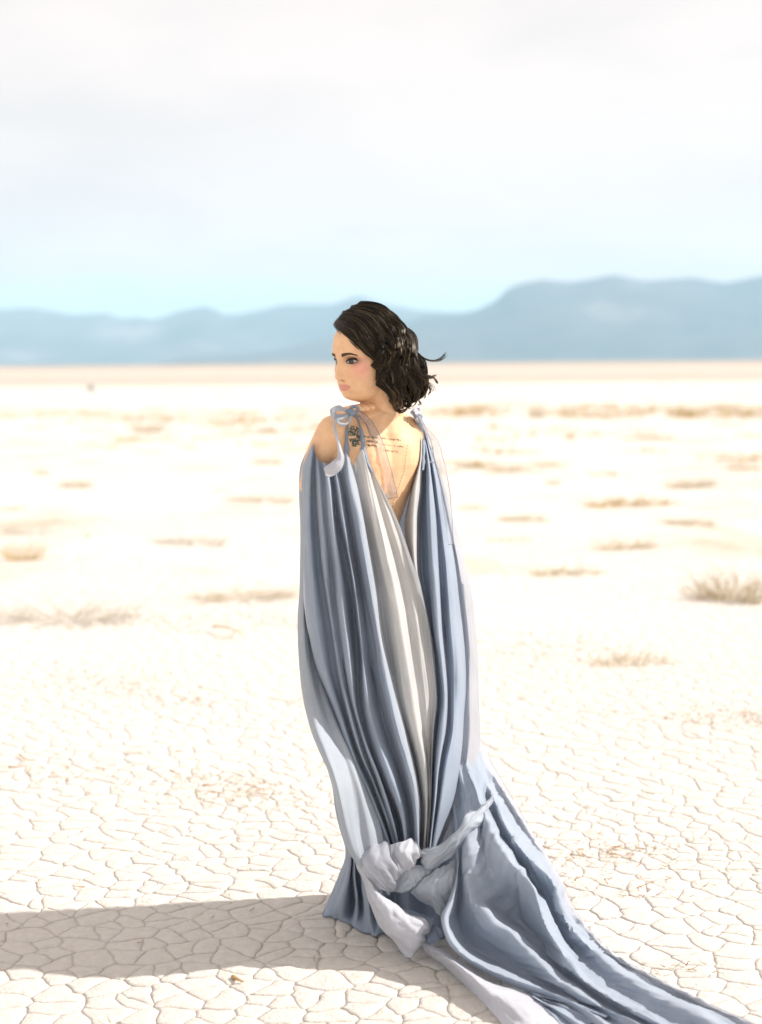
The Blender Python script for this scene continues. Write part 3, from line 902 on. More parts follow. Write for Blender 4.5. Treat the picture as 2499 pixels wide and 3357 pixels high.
def lock(c2, sink, R_, nstr, wave, ph, cut=26):
    """A curling lock: strands laid round a waving centre line."""
    P = [hair_pt(x, y, .006) + ray(x, y) * sink for x, y in c2[:cut]]
    m_ = len(P)
    for _ in range(4): P = [P[0]] + [(P[i - 1] + P[i] * 2 + P[i + 1]) / 4 for i in range(1, m_ - 1)] + [P[-1]]
    C, Aa, Bb = [], [], []
    for i, p in enumerate(P):
        t = i / (m_ - 1)
        tg = (P[min(i + 1, m_ - 1)] - P[max(i - 1, 0)]).normalized()
        out_ = (p - (HEAD + Vector((.02, 0, -.0)))).normalized()
        sd = tg.cross(out_).normalized(); up_ = sd.cross(tg).normalized()
        w_ = wave * max(0, min(1, (t - .18) / .35))
        C.append(p + sd * (w_ * .8 * math.sin(ph + t * 14)) + up_ * (w_ * 1.25 * math.cos(ph + t * 14)))
        Aa.append(sd); Bb.append(up_)
    for k in range(nstr):
        a_, q_ = rh.uniform(0, 6.28), rh.random() ** .5
        tw = rh.uniform(1.0, 3.0); rad = rh.uniform(.0006, .0012)
        e_ = rh.randint(m_ - 4, m_)
        path = []
        for i in range(e_):
            t = i / (m_ - 1)
            pr = R_ * (.55 + .75 * math.sin(math.pi * min(1, t * 1.1 + .05)) - .25 * t) * q_
            path.append(C[i] + Aa[i] * (pr * 1.35 * math.cos(a_ + tw * t)) + Bb[i] * (pr * .8 * math.sin(a_ + tw * t)))
        tube(path, [rad * (.6 + .5 * math.sin(math.pi * i / (e_ - 1))) * (1 if i < e_ - 2 else .5) for i in range(e_)], 3, HV, HF)
NS = 46
for layer in range(2):
    for k in range(NS):
        s = (k + rh.uniform(-.3, .3)) / (NS - 1) * (len(GC) - 1)
        s = min(max(s, 0), len(GC) - 1.001)
        j = int(s); f_ = s - j
        c_ = GC[j] * (1 - f_) + GC[j + 1] * f_ + np.array([rh.gauss(0, 3), rh.gauss(0, 3)])
        lock(c_, (.0, .004)[layer] + rh.uniform(-.0012, .0022), rh.uniform(.005, .0085), 34 if layer == 0 else 16, rh.uniform(.005, .011) * (.35 if s < .5 else .7 if s < 1.2 or s > 5.3 else 1.0), s * .8 + rh.uniform(-.5, .5) + layer, rh.randint(20, 26))
for k, G in enumerate(EXTRA):
    c_ = px_curve(G, 26)
    for r_ in range(3):
        lock(c_ + np.array([rh.gauss(0, 5), rh.gauss(0, 5)]), rh.uniform(-.004, .001), rh.uniform(.004, .0068), 26, rh.uniform(.001, .005), rh.uniform(0, 6.28), rh.randint(21, 26))
for q, G in enumerate(FLY):
    c_ = px_curve(G, 20)
    for k in range((44, 22, 9, 6, 20, 14, 5, 8, 8, 6, 6)[q]):
        strand(c_, (rh.gauss(0, 2.2), rh.gauss(0, 2.2)), rh.uniform(0, .02), rh.uniform(0, 2.5), rh.uniform(0, 6.28), rh.uniform(.0005, .0009), clump=0)
for k in range(260):                                 # back of the head, turned away from the camera
    u, v = rh.uniform(.2, math.pi - .2), rh.random()
    top_ = ELL[0][0] + Vector((0, 0, .09))
    dirv = (-FH * math.sin(u) - LH * math.cos(u) * 1.0)
    path = []
    for i in range(18):
        t = i / 17
        ph_ = min(1.0, t / .55) * 1.75
        p = ELL[0][0] + dirv * ((.084 + .004 * v) * math.sin(min(ph_, 1.57)) + .006 * math.sin(t * 11 + v * 6) * t) + Vector((0, 0, .094 * math.cos(ph_) - .14 * max(0, t - .55) / .45))
        p.x = min(p.x, .10)
        path.append(p)
    if path[-1].y > 3.64 and path[-1].x > -.02: tube(path, [.0013 * (1 - .6 * i / 17) for i in range(18)], 3, HV, HF)
# the dense mass under the strands
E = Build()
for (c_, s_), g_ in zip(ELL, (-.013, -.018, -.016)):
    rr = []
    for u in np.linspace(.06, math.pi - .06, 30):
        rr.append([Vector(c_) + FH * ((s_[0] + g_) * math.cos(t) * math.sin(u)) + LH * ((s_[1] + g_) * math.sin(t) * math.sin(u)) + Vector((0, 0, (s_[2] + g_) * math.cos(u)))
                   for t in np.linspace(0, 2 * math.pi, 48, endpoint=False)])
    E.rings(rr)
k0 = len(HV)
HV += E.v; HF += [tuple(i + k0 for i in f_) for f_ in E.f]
hair_me = mesh('hair', HV, HF)
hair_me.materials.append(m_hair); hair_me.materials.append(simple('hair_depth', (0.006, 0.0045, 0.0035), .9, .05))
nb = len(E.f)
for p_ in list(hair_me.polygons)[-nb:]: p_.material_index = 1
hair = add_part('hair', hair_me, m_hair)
# ------------------------------------------------------------------ the dress
def chiffon(name, sheer, transl=0.30):
    m, n, l, b = material(name)
    ca = N(n, 'ShaderNodeVertexColor', layer_name='dye_and_shade')
    tc_ = N(n, 'ShaderNodeTexCoord')
    nz_ = N(n, 'ShaderNodeTexNoise', i_Scale=9.0, i_Detail=6.0, i_Roughness=0.6); l.new(tc_.outputs['Object'], nz_.inputs['Vector'])
    r_ = ramp(n, [(0.3, (0.90, 0.91, 0.93)), (0.7, (1.07, 1.06, 1.05))]); l.new(nz_.outputs['Fac'], r_.inputs['Fac'])
    mu = N(n, 'ShaderNodeMix', data_type='RGBA', blend_type='MULTIPLY'); mu.inputs[0].default_value = 1.0
    l.new(ca.outputs['Color'], mu.inputs[6]); l.new(r_.outputs[0], mu.inputs[7])
    l.new(mu.outputs[2], b.inputs['Base Color'])
    b.inputs['Roughness'].default_value = 0.62; b.inputs['Specular IOR Level'].default_value = 0.22
    b.inputs['Sheen Weight'].default_value = 0.15
    wv = N(n, 'ShaderNodeTexNoise', i_Scale=900.0, i_Detail=2.0); l.new(tc_.outputs['Object'], wv.inputs['Vector'])
    wr = N(n, 'ShaderNodeTexNoise', i_Scale=55.0, i_Detail=5.0, i_Roughness=.6); l.new(tc_.outputs['Object'], wr.inputs['Vector'])
    ad = N(n, 'ShaderNodeMath', operation='MULTIPLY_ADD'); ad.inputs[1].default_value = 0.25
    l.new(wv.outputs['Fac'], ad.inputs[0]); l.new(wr.outputs['Fac'], ad.inputs[2])
    bp_ = N(n, 'ShaderNodeBump', i_Strength=0.16, i_Distance=0.003); l.new(ad.outputs[0], bp_.inputs['Height'])
    l.new(bp_.outputs[0], b.inputs['Normal'])
    tr = N(n, 'ShaderNodeBsdfTranslucent'); l.new(mu.outputs[2], tr.inputs['Color']); l.new(bp_.outputs[0], tr.inputs['Normal'])
    mx_ = N(n, 'ShaderNodeMixShader'); mx_.inputs[0].default_value = transl
    l.new(b.outputs[0], mx_.inputs[1]); l.new(tr.outputs[0], mx_.inputs[2])
    last = mx_.outputs[0]
    if sheer > 0:
        tp = N(n, 'ShaderNodeBsdfTransparent')
        lw = N(n, 'ShaderNodeLayerWeight', i_Blend=0.35)
        fa = N(n, 'ShaderNodeMapRange'); fa.inputs['To Min'].default_value = sheer; fa.inputs['To Max'].default_value = sheer * .25
        l.new(lw.outputs['Facing'], fa.inputs['Value'])
        m2 = N(n, 'ShaderNodeMixShader'); l.new(fa.outputs[0], m2.inputs[0]); l.new(last, m2.inputs[1]); l.new(tp.outputs[0], m2.inputs[2])
        last = m2.outputs[0]
    l.new(last, n['Material Output'].inputs['Surface'])
    return m
M_SILK = chiffon('blue_grey_silk', 0.0)
M_SHEER = chiffon('sheer_blue_silk', 0.30, .45)
M_RIBBON = chiffon('sheer_ribbon', 0.62, .45)
DYE_AND_SHADE = {'b': (0.375, 0.435, 0.525), 'd': (0.295, 0.355, 0.445), 'g': (0.61, 0.61, 0.60), 'p': (0.58, 0.59, 0.64), 'm': (0.50, 0.505, 0.54), 's': (0.45, 0.49, 0.54), 't': (0.41, 0.465, 0.54)}  # silk colours with light painted in: darker for fold valleys, paler for sunlit panels

SIL = [(1430, 1025, 1385), (1500, 995, 1420), (1550, 985, 1445), (1700, 988, 1480), (1900, 988, 1537), (2100, 982, 1561), (2300, 995, 1570), (2450, 1040, 1572), (2600, 1110, 1550), (2700, 1180, 1528), (2800, 1220, 1500)]
def bd(px, py):
    """Distance of the draped surface: a rounded body, its left shoulder nearer."""
    ys_ = [s[0] for s in SIL]
    xl, xr = float(np.interp(py, ys_, [s[1] for s in SIL])), float(np.interp(py, ys_, [s[2] for s in SIL]))
    xc, w = (xl + xr) / 2, (xr - xl) / 2
    u = max(-1.0, min(1.0, (px - xc) / w))
    D = float(np.interp(py, [1430, 1700, 2000, 2300, 2600, 2800], [.105, .160, .185, .205, .20, .19]))
    Yc = float(np.interp(py, [1430, 1700, 2300, 2800], [3.69, 3.70, 3.69, 3.66]))
    sl = float(np.interp(py, [1430, 1700, 2000, 2500, 2750], [.58, .52, .50, .34, .14]))
    return Yc - D * (1 - abs(u) ** 2.4) ** (1 / 2.0) + sl * (px - xc) / 1300.0
def skinY(px, py, lift=.006, default=3.56):
    d = ray(px, py)
    h = BVH_BODY.ray_cast(Vector((0, 0, CAM_Z)), d.normalized(), 6)
    return (h[0].y if h[0] is not None else default) - lift
def to3(p, off=0.0):
    px, py = p[0], p[1]
    if len(p) == 2:
        Y = bd(px, py)
        w = max(0.0, min(1.0, (1545 - py) / 60)) if px < 1250 else 0.0
        if w > 0:                                  # the gathered edge lies on the skin
            Ys = skinY(px, py, .012, 9.0)
            if abs(Ys - Y) < .12: Y = Y * (1 - w) + Ys * w
        return atY(px, py, Y + off)
    if p[2] > 1.0: return atY(px, py, p[2] + off)
    q = atZ(px, py, p[2])
    return q
def sheet(name, lines, m, parent=None, nv=120, sub=5, wr=0.0025, dye_and_shade='b', seed=0, wfu=60, wfv=5, floor=True, top_amp=.45, sg=1, hem=(), lf=9, iso=False):
    """A cloth through traced fold lines. Each line: (points, offset, dye letter)."""
    cols_ = []
    for li, ln in enumerate(lines):
        pts, off, dy = (ln + (None, None))[:3] if isinstance(ln, tuple) else (ln, None, None)
        off = (off or 0.0) * (1.45 if top_amp < 1 else 1.0)
        P = []
        raw = [to3(p) for p in pts]
        C3 = catmull(raw, nv)
        # the fold deepens below the gathered edge
        for i, q in enumerate(C3):
            t = i / (nv - 1)
            a = off * (top_amp + (1 - top_amp) * min(1.0, t / .3)) * (1 + .75 * noise.noise(Vector((li * 3.7, t * 5.5, seed + 20))))
            v = (q - Vector((0, 0, CAM_Z))).normalized()
            P.append(q + v * a)
        cols_.append((P, DYE_AND_SHADE[dy or dye_and_shade]))
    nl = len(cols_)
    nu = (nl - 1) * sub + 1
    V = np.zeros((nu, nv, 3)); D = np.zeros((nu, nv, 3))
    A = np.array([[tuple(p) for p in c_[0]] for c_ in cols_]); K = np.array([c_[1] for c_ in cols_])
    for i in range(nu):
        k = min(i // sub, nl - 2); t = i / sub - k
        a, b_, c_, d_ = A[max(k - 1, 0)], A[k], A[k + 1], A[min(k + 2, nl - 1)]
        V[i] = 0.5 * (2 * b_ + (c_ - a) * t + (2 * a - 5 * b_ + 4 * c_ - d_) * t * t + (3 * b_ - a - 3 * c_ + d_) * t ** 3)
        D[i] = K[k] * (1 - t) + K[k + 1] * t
    if wr:
        du = np.gradient(V, axis=0); dv = np.gradient(V, axis=1)
        nn = np.cross(du, dv); nn /= (np.linalg.norm(nn, axis=2, keepdims=True) + 1e-12)
        su = np.concatenate([[np.zeros(nv)], np.cumsum(np.linalg.norm(np.diff(V, axis=0), axis=2), axis=0)])
        sv = np.concatenate([np.zeros((nu, 1)), np.cumsum(np.linalg.norm(np.diff(V, axis=1), axis=2), axis=1)], axis=1)
        wid_, len_ = su[-1].mean(), sv[:, -1].mean()
        for i in range(nu):
            for j in range(nv):
                a, b_ = (su[i, j], sv[i, j]) if iso else (wid_ * i / (nu - 1), len_ * j / (nv - 1))
                wa = .9 * noise.noise(Vector((a * 9, b_ * 3.1, seed + 2)))
                r1 = abs(noise.noise(Vector((a * wfu * .55 + wa, b_ * wfv * .55, seed)))) * 2 - .45
                r2 = abs(noise.noise(Vector((a * wfu * 1.5 + wa * 2, b_ * wfv * 1.3, seed + 5)))) * 2 - .45
                q = 2.1 * r1 * (sg if sg else math.tanh(4 * noise.noise(Vector((a * 5, b_ * 5, seed + 7))))) + .75 * r2
                q += 1.6 * noise.noise(Vector((a * lf, b_ * lf * .6, seed + 9)))
                q += .30 * noise.noise(Vector((a * 150 + wa * 3, b_ * (18 if not iso else 60), seed + 13)))
                ed = min(1.0, .25 + .75 * min(i, nu - 1 - i) / (1.6 * sub)) * min(1.0, .3 + 3.2 * j / nv) if top_amp < 1 else min(1.0, .15 + .85 * min(i, nu - 1 - i) / sub) if name == 'train' else 1.0
                V[i, j] += nn[i, j] * q * wr * ed
    if floor: V[..., 2] = np.maximum(V[..., 2], 0.0035)
    verts = [Vector(p) for p in V.reshape(-1, 3)]
    faces = [(i * nv + j, (i + 1) * nv + j, (i + 1) * nv + j + 1, i * nv + j + 1) for i in range(nu - 1) for j in range(nv - 1)]
    for h in hem:                                     # rolled hem along an edge of the cloth
        pa = V[0] if h == 'l' else V[-1] if h == 'r' else V[:, -1] if h == 'b' else V[:, 0]
        hv, hf = [], []
        tube([Vector(p) for p in pa], [.0011] * len(pa), 4, hv, hf)
        k0 = len(verts); verts += hv; faces += [tuple(i + k0 for i in f_) for f_ in hf]
        D = np.concatenate([D.reshape(-1, 3), np.tile(np.array(cols_[0][1]) * .62, (len(hv), 1))])
    D = D.reshape(-1, 3)
    me = mesh(name, verts, faces)
    at_ = me.color_attributes.new('dye_and_shade', 'FLOAT_COLOR', 'POINT')
    at_.data.foreach_set('color', np.concatenate([D, np.ones((len(verts), 1))], 1).ravel())
    return add_part(name, me, m, parent)

def far(line, dx, Y): return [(p[0] + dx, p[1], Y) for p in line]
S0 = [(1020, 1460), (1002, 1494), (988, 1535), (984, 1600), (988, 1750), (986, 1900), (982, 2050), (985, 2180), (997, 2290), (1018, 2370), (1048, 2455)]
DL = [(1024, 1456), (1006, 1500), (994, 1560), (994, 1700), (996, 1850), (1003, 1990), (1022, 2100), (1044, 2195), (1095, 2325), (1150, 2490), (1200, 2600), (1250, 2725), (1276, 2800)]
# left cape and back panel, fold by fold from the left silhouette to the edge of the open back
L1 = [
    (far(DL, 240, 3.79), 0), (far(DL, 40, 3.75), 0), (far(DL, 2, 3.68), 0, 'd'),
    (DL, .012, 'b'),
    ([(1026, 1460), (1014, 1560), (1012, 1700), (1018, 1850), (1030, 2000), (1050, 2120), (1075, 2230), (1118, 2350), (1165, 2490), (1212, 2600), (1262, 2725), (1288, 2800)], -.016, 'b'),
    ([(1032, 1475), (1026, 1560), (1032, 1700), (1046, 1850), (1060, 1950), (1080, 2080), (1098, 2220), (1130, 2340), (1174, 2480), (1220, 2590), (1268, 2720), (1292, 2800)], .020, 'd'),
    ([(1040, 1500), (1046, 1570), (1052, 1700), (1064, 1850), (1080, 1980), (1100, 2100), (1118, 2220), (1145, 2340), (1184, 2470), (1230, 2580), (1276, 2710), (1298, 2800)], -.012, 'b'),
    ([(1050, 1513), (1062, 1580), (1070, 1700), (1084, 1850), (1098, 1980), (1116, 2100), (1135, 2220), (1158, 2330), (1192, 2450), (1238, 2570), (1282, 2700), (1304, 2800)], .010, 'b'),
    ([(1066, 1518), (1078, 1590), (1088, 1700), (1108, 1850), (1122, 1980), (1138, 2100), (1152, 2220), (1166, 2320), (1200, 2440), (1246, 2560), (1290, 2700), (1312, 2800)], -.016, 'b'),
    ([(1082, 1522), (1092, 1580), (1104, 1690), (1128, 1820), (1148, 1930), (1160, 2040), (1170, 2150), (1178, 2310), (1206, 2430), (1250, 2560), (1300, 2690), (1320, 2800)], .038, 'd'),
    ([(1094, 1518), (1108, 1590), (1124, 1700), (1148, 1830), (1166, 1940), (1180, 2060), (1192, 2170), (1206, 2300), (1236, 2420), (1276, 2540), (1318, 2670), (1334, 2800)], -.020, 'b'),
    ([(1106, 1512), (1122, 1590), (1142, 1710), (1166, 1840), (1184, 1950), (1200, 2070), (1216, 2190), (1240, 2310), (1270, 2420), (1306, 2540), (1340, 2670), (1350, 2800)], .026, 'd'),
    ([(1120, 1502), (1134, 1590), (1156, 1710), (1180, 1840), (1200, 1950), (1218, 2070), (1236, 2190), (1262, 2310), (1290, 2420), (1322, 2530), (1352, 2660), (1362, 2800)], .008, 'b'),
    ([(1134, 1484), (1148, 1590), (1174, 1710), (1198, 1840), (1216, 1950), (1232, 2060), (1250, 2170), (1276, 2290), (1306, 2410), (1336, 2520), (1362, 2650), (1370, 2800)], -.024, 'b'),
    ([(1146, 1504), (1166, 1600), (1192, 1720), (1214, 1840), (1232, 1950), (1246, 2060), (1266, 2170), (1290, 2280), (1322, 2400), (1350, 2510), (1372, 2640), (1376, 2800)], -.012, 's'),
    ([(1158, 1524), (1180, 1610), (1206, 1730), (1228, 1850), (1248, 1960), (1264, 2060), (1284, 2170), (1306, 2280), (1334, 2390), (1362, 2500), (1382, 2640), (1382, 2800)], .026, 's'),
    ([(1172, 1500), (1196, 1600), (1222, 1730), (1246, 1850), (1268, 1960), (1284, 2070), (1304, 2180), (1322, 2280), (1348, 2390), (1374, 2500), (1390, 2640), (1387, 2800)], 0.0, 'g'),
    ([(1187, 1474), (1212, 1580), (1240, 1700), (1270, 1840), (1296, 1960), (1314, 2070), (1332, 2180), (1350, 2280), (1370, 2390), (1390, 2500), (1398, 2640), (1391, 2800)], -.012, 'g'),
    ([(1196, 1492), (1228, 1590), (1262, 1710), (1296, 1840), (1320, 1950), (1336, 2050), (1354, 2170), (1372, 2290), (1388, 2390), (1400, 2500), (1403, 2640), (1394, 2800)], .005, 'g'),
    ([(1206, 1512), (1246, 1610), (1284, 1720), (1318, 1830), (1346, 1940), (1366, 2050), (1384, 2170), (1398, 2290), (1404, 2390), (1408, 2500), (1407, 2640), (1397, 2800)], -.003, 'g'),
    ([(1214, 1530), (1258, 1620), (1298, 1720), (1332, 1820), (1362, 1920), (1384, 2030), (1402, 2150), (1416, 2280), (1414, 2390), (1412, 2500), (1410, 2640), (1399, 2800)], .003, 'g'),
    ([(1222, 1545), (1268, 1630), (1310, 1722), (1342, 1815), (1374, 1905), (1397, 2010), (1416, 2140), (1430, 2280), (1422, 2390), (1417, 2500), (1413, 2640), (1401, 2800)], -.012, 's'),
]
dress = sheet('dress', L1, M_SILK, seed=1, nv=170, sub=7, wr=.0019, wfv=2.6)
# right side: from the open back round the right shoulder to the right silhouette
RS = [(1392, 1432), (1428, 1520), (1458, 1600), (1480, 1690), (1506, 1765), (1530, 1875), (1545, 1950), (1560, 2075), (1567, 2175), (1570, 2300), (1572, 2425), (1565, 2525), (1548, 2610), (1520, 2680), (1440, 2800)]
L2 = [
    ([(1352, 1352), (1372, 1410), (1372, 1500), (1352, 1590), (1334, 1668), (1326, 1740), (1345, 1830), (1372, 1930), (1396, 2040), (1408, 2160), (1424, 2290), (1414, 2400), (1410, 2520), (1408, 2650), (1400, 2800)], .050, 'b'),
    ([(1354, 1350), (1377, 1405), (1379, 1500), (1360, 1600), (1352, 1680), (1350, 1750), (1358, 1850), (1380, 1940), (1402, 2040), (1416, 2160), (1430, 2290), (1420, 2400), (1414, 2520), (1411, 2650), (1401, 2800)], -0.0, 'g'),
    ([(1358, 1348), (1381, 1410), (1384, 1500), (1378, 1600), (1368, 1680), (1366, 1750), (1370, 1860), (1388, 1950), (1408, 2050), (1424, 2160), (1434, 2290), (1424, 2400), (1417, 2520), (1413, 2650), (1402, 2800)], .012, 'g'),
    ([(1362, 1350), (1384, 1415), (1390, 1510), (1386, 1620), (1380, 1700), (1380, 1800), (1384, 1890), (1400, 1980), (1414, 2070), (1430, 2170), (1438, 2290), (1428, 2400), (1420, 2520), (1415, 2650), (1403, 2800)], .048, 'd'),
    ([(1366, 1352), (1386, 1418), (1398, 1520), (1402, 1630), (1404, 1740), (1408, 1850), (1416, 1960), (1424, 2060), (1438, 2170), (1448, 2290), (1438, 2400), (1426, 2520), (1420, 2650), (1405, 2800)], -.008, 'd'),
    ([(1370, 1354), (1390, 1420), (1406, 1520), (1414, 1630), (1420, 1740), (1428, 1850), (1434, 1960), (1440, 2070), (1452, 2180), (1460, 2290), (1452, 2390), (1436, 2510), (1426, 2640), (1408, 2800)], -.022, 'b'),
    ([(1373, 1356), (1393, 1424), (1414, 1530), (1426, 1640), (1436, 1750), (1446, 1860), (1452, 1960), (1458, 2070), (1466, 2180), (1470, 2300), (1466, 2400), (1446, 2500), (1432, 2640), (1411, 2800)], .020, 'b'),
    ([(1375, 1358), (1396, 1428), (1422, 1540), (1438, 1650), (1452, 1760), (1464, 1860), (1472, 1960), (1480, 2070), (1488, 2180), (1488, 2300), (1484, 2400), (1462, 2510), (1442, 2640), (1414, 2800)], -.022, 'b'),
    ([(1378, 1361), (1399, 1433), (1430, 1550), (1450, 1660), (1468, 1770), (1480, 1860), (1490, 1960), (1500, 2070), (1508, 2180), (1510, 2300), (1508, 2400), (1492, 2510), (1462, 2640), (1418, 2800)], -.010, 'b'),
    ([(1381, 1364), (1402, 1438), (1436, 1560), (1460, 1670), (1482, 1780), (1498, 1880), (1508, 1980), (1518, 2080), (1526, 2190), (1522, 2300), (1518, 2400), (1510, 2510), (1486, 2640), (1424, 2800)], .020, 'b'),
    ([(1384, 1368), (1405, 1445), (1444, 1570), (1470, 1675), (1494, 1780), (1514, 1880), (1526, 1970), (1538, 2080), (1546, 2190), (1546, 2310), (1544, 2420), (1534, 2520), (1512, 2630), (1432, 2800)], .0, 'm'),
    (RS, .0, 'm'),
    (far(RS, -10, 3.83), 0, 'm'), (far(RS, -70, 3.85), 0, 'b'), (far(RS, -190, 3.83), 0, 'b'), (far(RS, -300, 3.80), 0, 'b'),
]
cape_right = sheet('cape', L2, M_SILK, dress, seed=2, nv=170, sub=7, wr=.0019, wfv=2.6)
# outer left layer: hangs from the left shoulder, swings forward low down into the sunlight
L0 = [
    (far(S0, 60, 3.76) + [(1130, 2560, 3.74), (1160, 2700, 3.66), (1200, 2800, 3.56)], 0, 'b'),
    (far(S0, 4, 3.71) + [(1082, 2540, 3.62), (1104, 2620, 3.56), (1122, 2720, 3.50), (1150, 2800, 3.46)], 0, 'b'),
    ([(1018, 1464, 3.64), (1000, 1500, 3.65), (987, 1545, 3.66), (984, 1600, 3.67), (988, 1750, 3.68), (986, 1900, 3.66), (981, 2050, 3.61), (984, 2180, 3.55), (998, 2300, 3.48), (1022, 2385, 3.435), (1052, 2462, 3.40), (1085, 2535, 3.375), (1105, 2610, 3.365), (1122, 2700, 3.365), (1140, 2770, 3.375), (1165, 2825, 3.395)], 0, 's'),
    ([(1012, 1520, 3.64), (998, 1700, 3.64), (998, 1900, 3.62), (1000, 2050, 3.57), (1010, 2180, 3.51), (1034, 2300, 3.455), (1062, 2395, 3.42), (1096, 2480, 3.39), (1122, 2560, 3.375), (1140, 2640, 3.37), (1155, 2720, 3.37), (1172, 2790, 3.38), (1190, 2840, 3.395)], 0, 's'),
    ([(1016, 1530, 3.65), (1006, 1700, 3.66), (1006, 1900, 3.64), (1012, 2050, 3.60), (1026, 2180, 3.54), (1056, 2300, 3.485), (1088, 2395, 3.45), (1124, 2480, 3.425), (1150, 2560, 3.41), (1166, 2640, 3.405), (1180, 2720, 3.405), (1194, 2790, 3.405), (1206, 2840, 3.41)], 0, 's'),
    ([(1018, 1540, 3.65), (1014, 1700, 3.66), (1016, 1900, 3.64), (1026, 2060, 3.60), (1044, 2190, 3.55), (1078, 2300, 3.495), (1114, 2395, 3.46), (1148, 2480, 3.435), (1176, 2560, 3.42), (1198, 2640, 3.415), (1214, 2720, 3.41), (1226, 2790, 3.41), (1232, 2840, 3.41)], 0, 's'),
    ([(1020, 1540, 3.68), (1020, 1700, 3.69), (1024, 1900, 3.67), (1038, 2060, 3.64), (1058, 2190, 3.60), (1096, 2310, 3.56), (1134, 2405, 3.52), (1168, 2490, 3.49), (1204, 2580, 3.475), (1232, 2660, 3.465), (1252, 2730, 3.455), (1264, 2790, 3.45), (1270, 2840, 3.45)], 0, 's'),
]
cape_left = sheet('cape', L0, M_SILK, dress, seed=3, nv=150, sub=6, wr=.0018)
# underskirt, all round, hem on the ground
UL = [
    ([(1160, 2480, 3.761), (1170, 2700, 3.761), (1170, 2830, 3.766), (1142, 2945, 3.755), (1130, 2974, .004)], 0),
    ([(1098, 2480, 3.728), (1110, 2600, 3.724), (1126, 2710, 3.724), (1145, 2800, 3.724), (1120, 2880, 3.728), (1090, 2950, 3.736), (1072, 2984, .004)], 0),
    ([(1084, 2480, 3.680), (1092, 2560, 3.670), (1109, 2690, 3.660), (1131, 2793, 3.650), (1108, 2876, 3.670), (1074, 2966, 3.690), (1060, 3003, .004)], 0),
    ([(1108, 2480, 3.600), (1118, 2600, 3.580), (1128, 2720, 3.580), (1144, 2800, 3.580), (1126, 2890, 3.600), (1096, 2975, 3.620), (1088, 3007, .004)], 0),
    ([(1118, 2480, 3.580), (1128, 2600, 3.560), (1136, 2720, 3.565), (1150, 2810, 3.570), (1142, 2890, 3.580), (1124, 2970, 3.590), (1122, 3018, .004)], 0),
    ([(1130, 2480, 3.620), (1138, 2700, 3.620), (1152, 2810, 3.640), (1146, 2860, 3.660), (1154, 2920, 3.660), (1160, 2970, 3.650), (1146, 3030, .004)], 0, 'd'),
    ([(1148, 2480, 3.560), (1154, 2700, 3.550), (1160, 2800, 3.560), (1164, 2880, 3.555), (1170, 2960, 3.560), (1162, 3038, .004)], 0),
    ([(1168, 2490, 3.600), (1172, 2700, 3.600), (1176, 2800, 3.600), (1180, 2900, 3.610), (1184, 2950, 3.610), (1184, 3054, .004)], 0, 'd'),
    ([(1188, 2490, 3.540), (1192, 2700, 3.520), (1196, 2800, 3.510), (1200, 2900, 3.505), (1208, 2980, 3.510), (1214, 3062, .004)], 0),
    ([(1212, 2490, 3.580), (1216, 2700, 3.570), (1220, 2800, 3.570), (1224, 2900, 3.570), (1230, 3000, 3.550), (1232, 3070, .004)], 0),
    ([(1240, 2490, 3.540), (1242, 2700, 3.530), (1246, 2800, 3.520), (1252, 2900, 3.510), (1256, 2990, 3.510), (1258, 3058, .004)], 0),
    ([(1280, 2500, 3.580), (1282, 2700, 3.580), (1286, 2800, 3.580), (1290, 2900, 3.570), (1296, 3000, 3.560), (1300, 3062, .004)], 0, 'd'),
    ([(1330, 2500, 3.550), (1332, 2700, 3.540), (1336, 2800, 3.530), (1340, 2900, 3.520), (1346, 3000, 3.520), (1350, 3074, .004)], 0, 'd'),
    ([(1380, 2500, 3.600), (1384, 2700, 3.590), (1388, 2800, 3.580), (1392, 2900, 3.560), (1396, 3000, 3.540), (1400, 3078, .004)], 0, 'd'),
    ([(1440, 2500, 3.580), (1444, 2700, 3.570), (1450, 2800, 3.560), (1454, 2900, 3.540), (1456, 3000, 3.530), (1456, 3070, .004)], 0, 'd'),
    ([(1500, 2500, 3.660), (1506, 2700, 3.660), (1512, 2800, 3.660), (1516, 2900, 3.660), (1520, 2980, 3.660), (1522, 3020, .004)], 0),
    ([(1500, 2480, 3.736), (1512, 2700, 3.745), (1516, 2830, 3.753), (1520, 2940, 3.75), (1522, 2985, .004)], 0),
    ([(1400, 2480, 3.778), (1410, 2700, 3.787), (1410, 2830, 3.799), (1410, 2930, 3.775), (1410, 2962, .004)], 0),
    ([(1280, 2480, 3.787), (1290, 2700, 3.787), (1290, 2830, 3.799), (1280, 2935, 3.775), (1280, 2964, .004)], 0),
    ([(1160, 2480, 3.761), (1170, 2700, 3.761), (1170, 2830, 3.766), (1142, 2945, 3.755), (1130, 2974, .004)], 0),
]
sheet('underskirt', UL, M_SILK, dress, nv=90, sub=6, wr=.0024, seed=4, wfu=40, top_amp=1, hem=('b',))

def flap(name, curves, m=M_SILK, dye_and_shade='s', seed=0, wr=.0038, nv=60, sub=9, **kw):
    return sheet(name, [(c_, 0, dye_and_shade) for c_ in curves], m, dress, nv=nv, sub=sub, wr=wr, seed=seed, top_amp=1, sg=kw.pop('sg', 0), wfu=kw.pop('wfu', 62), wfv=kw.pop('wfv', 20), lf=kw.pop('lf', 26), iso=True, **kw)
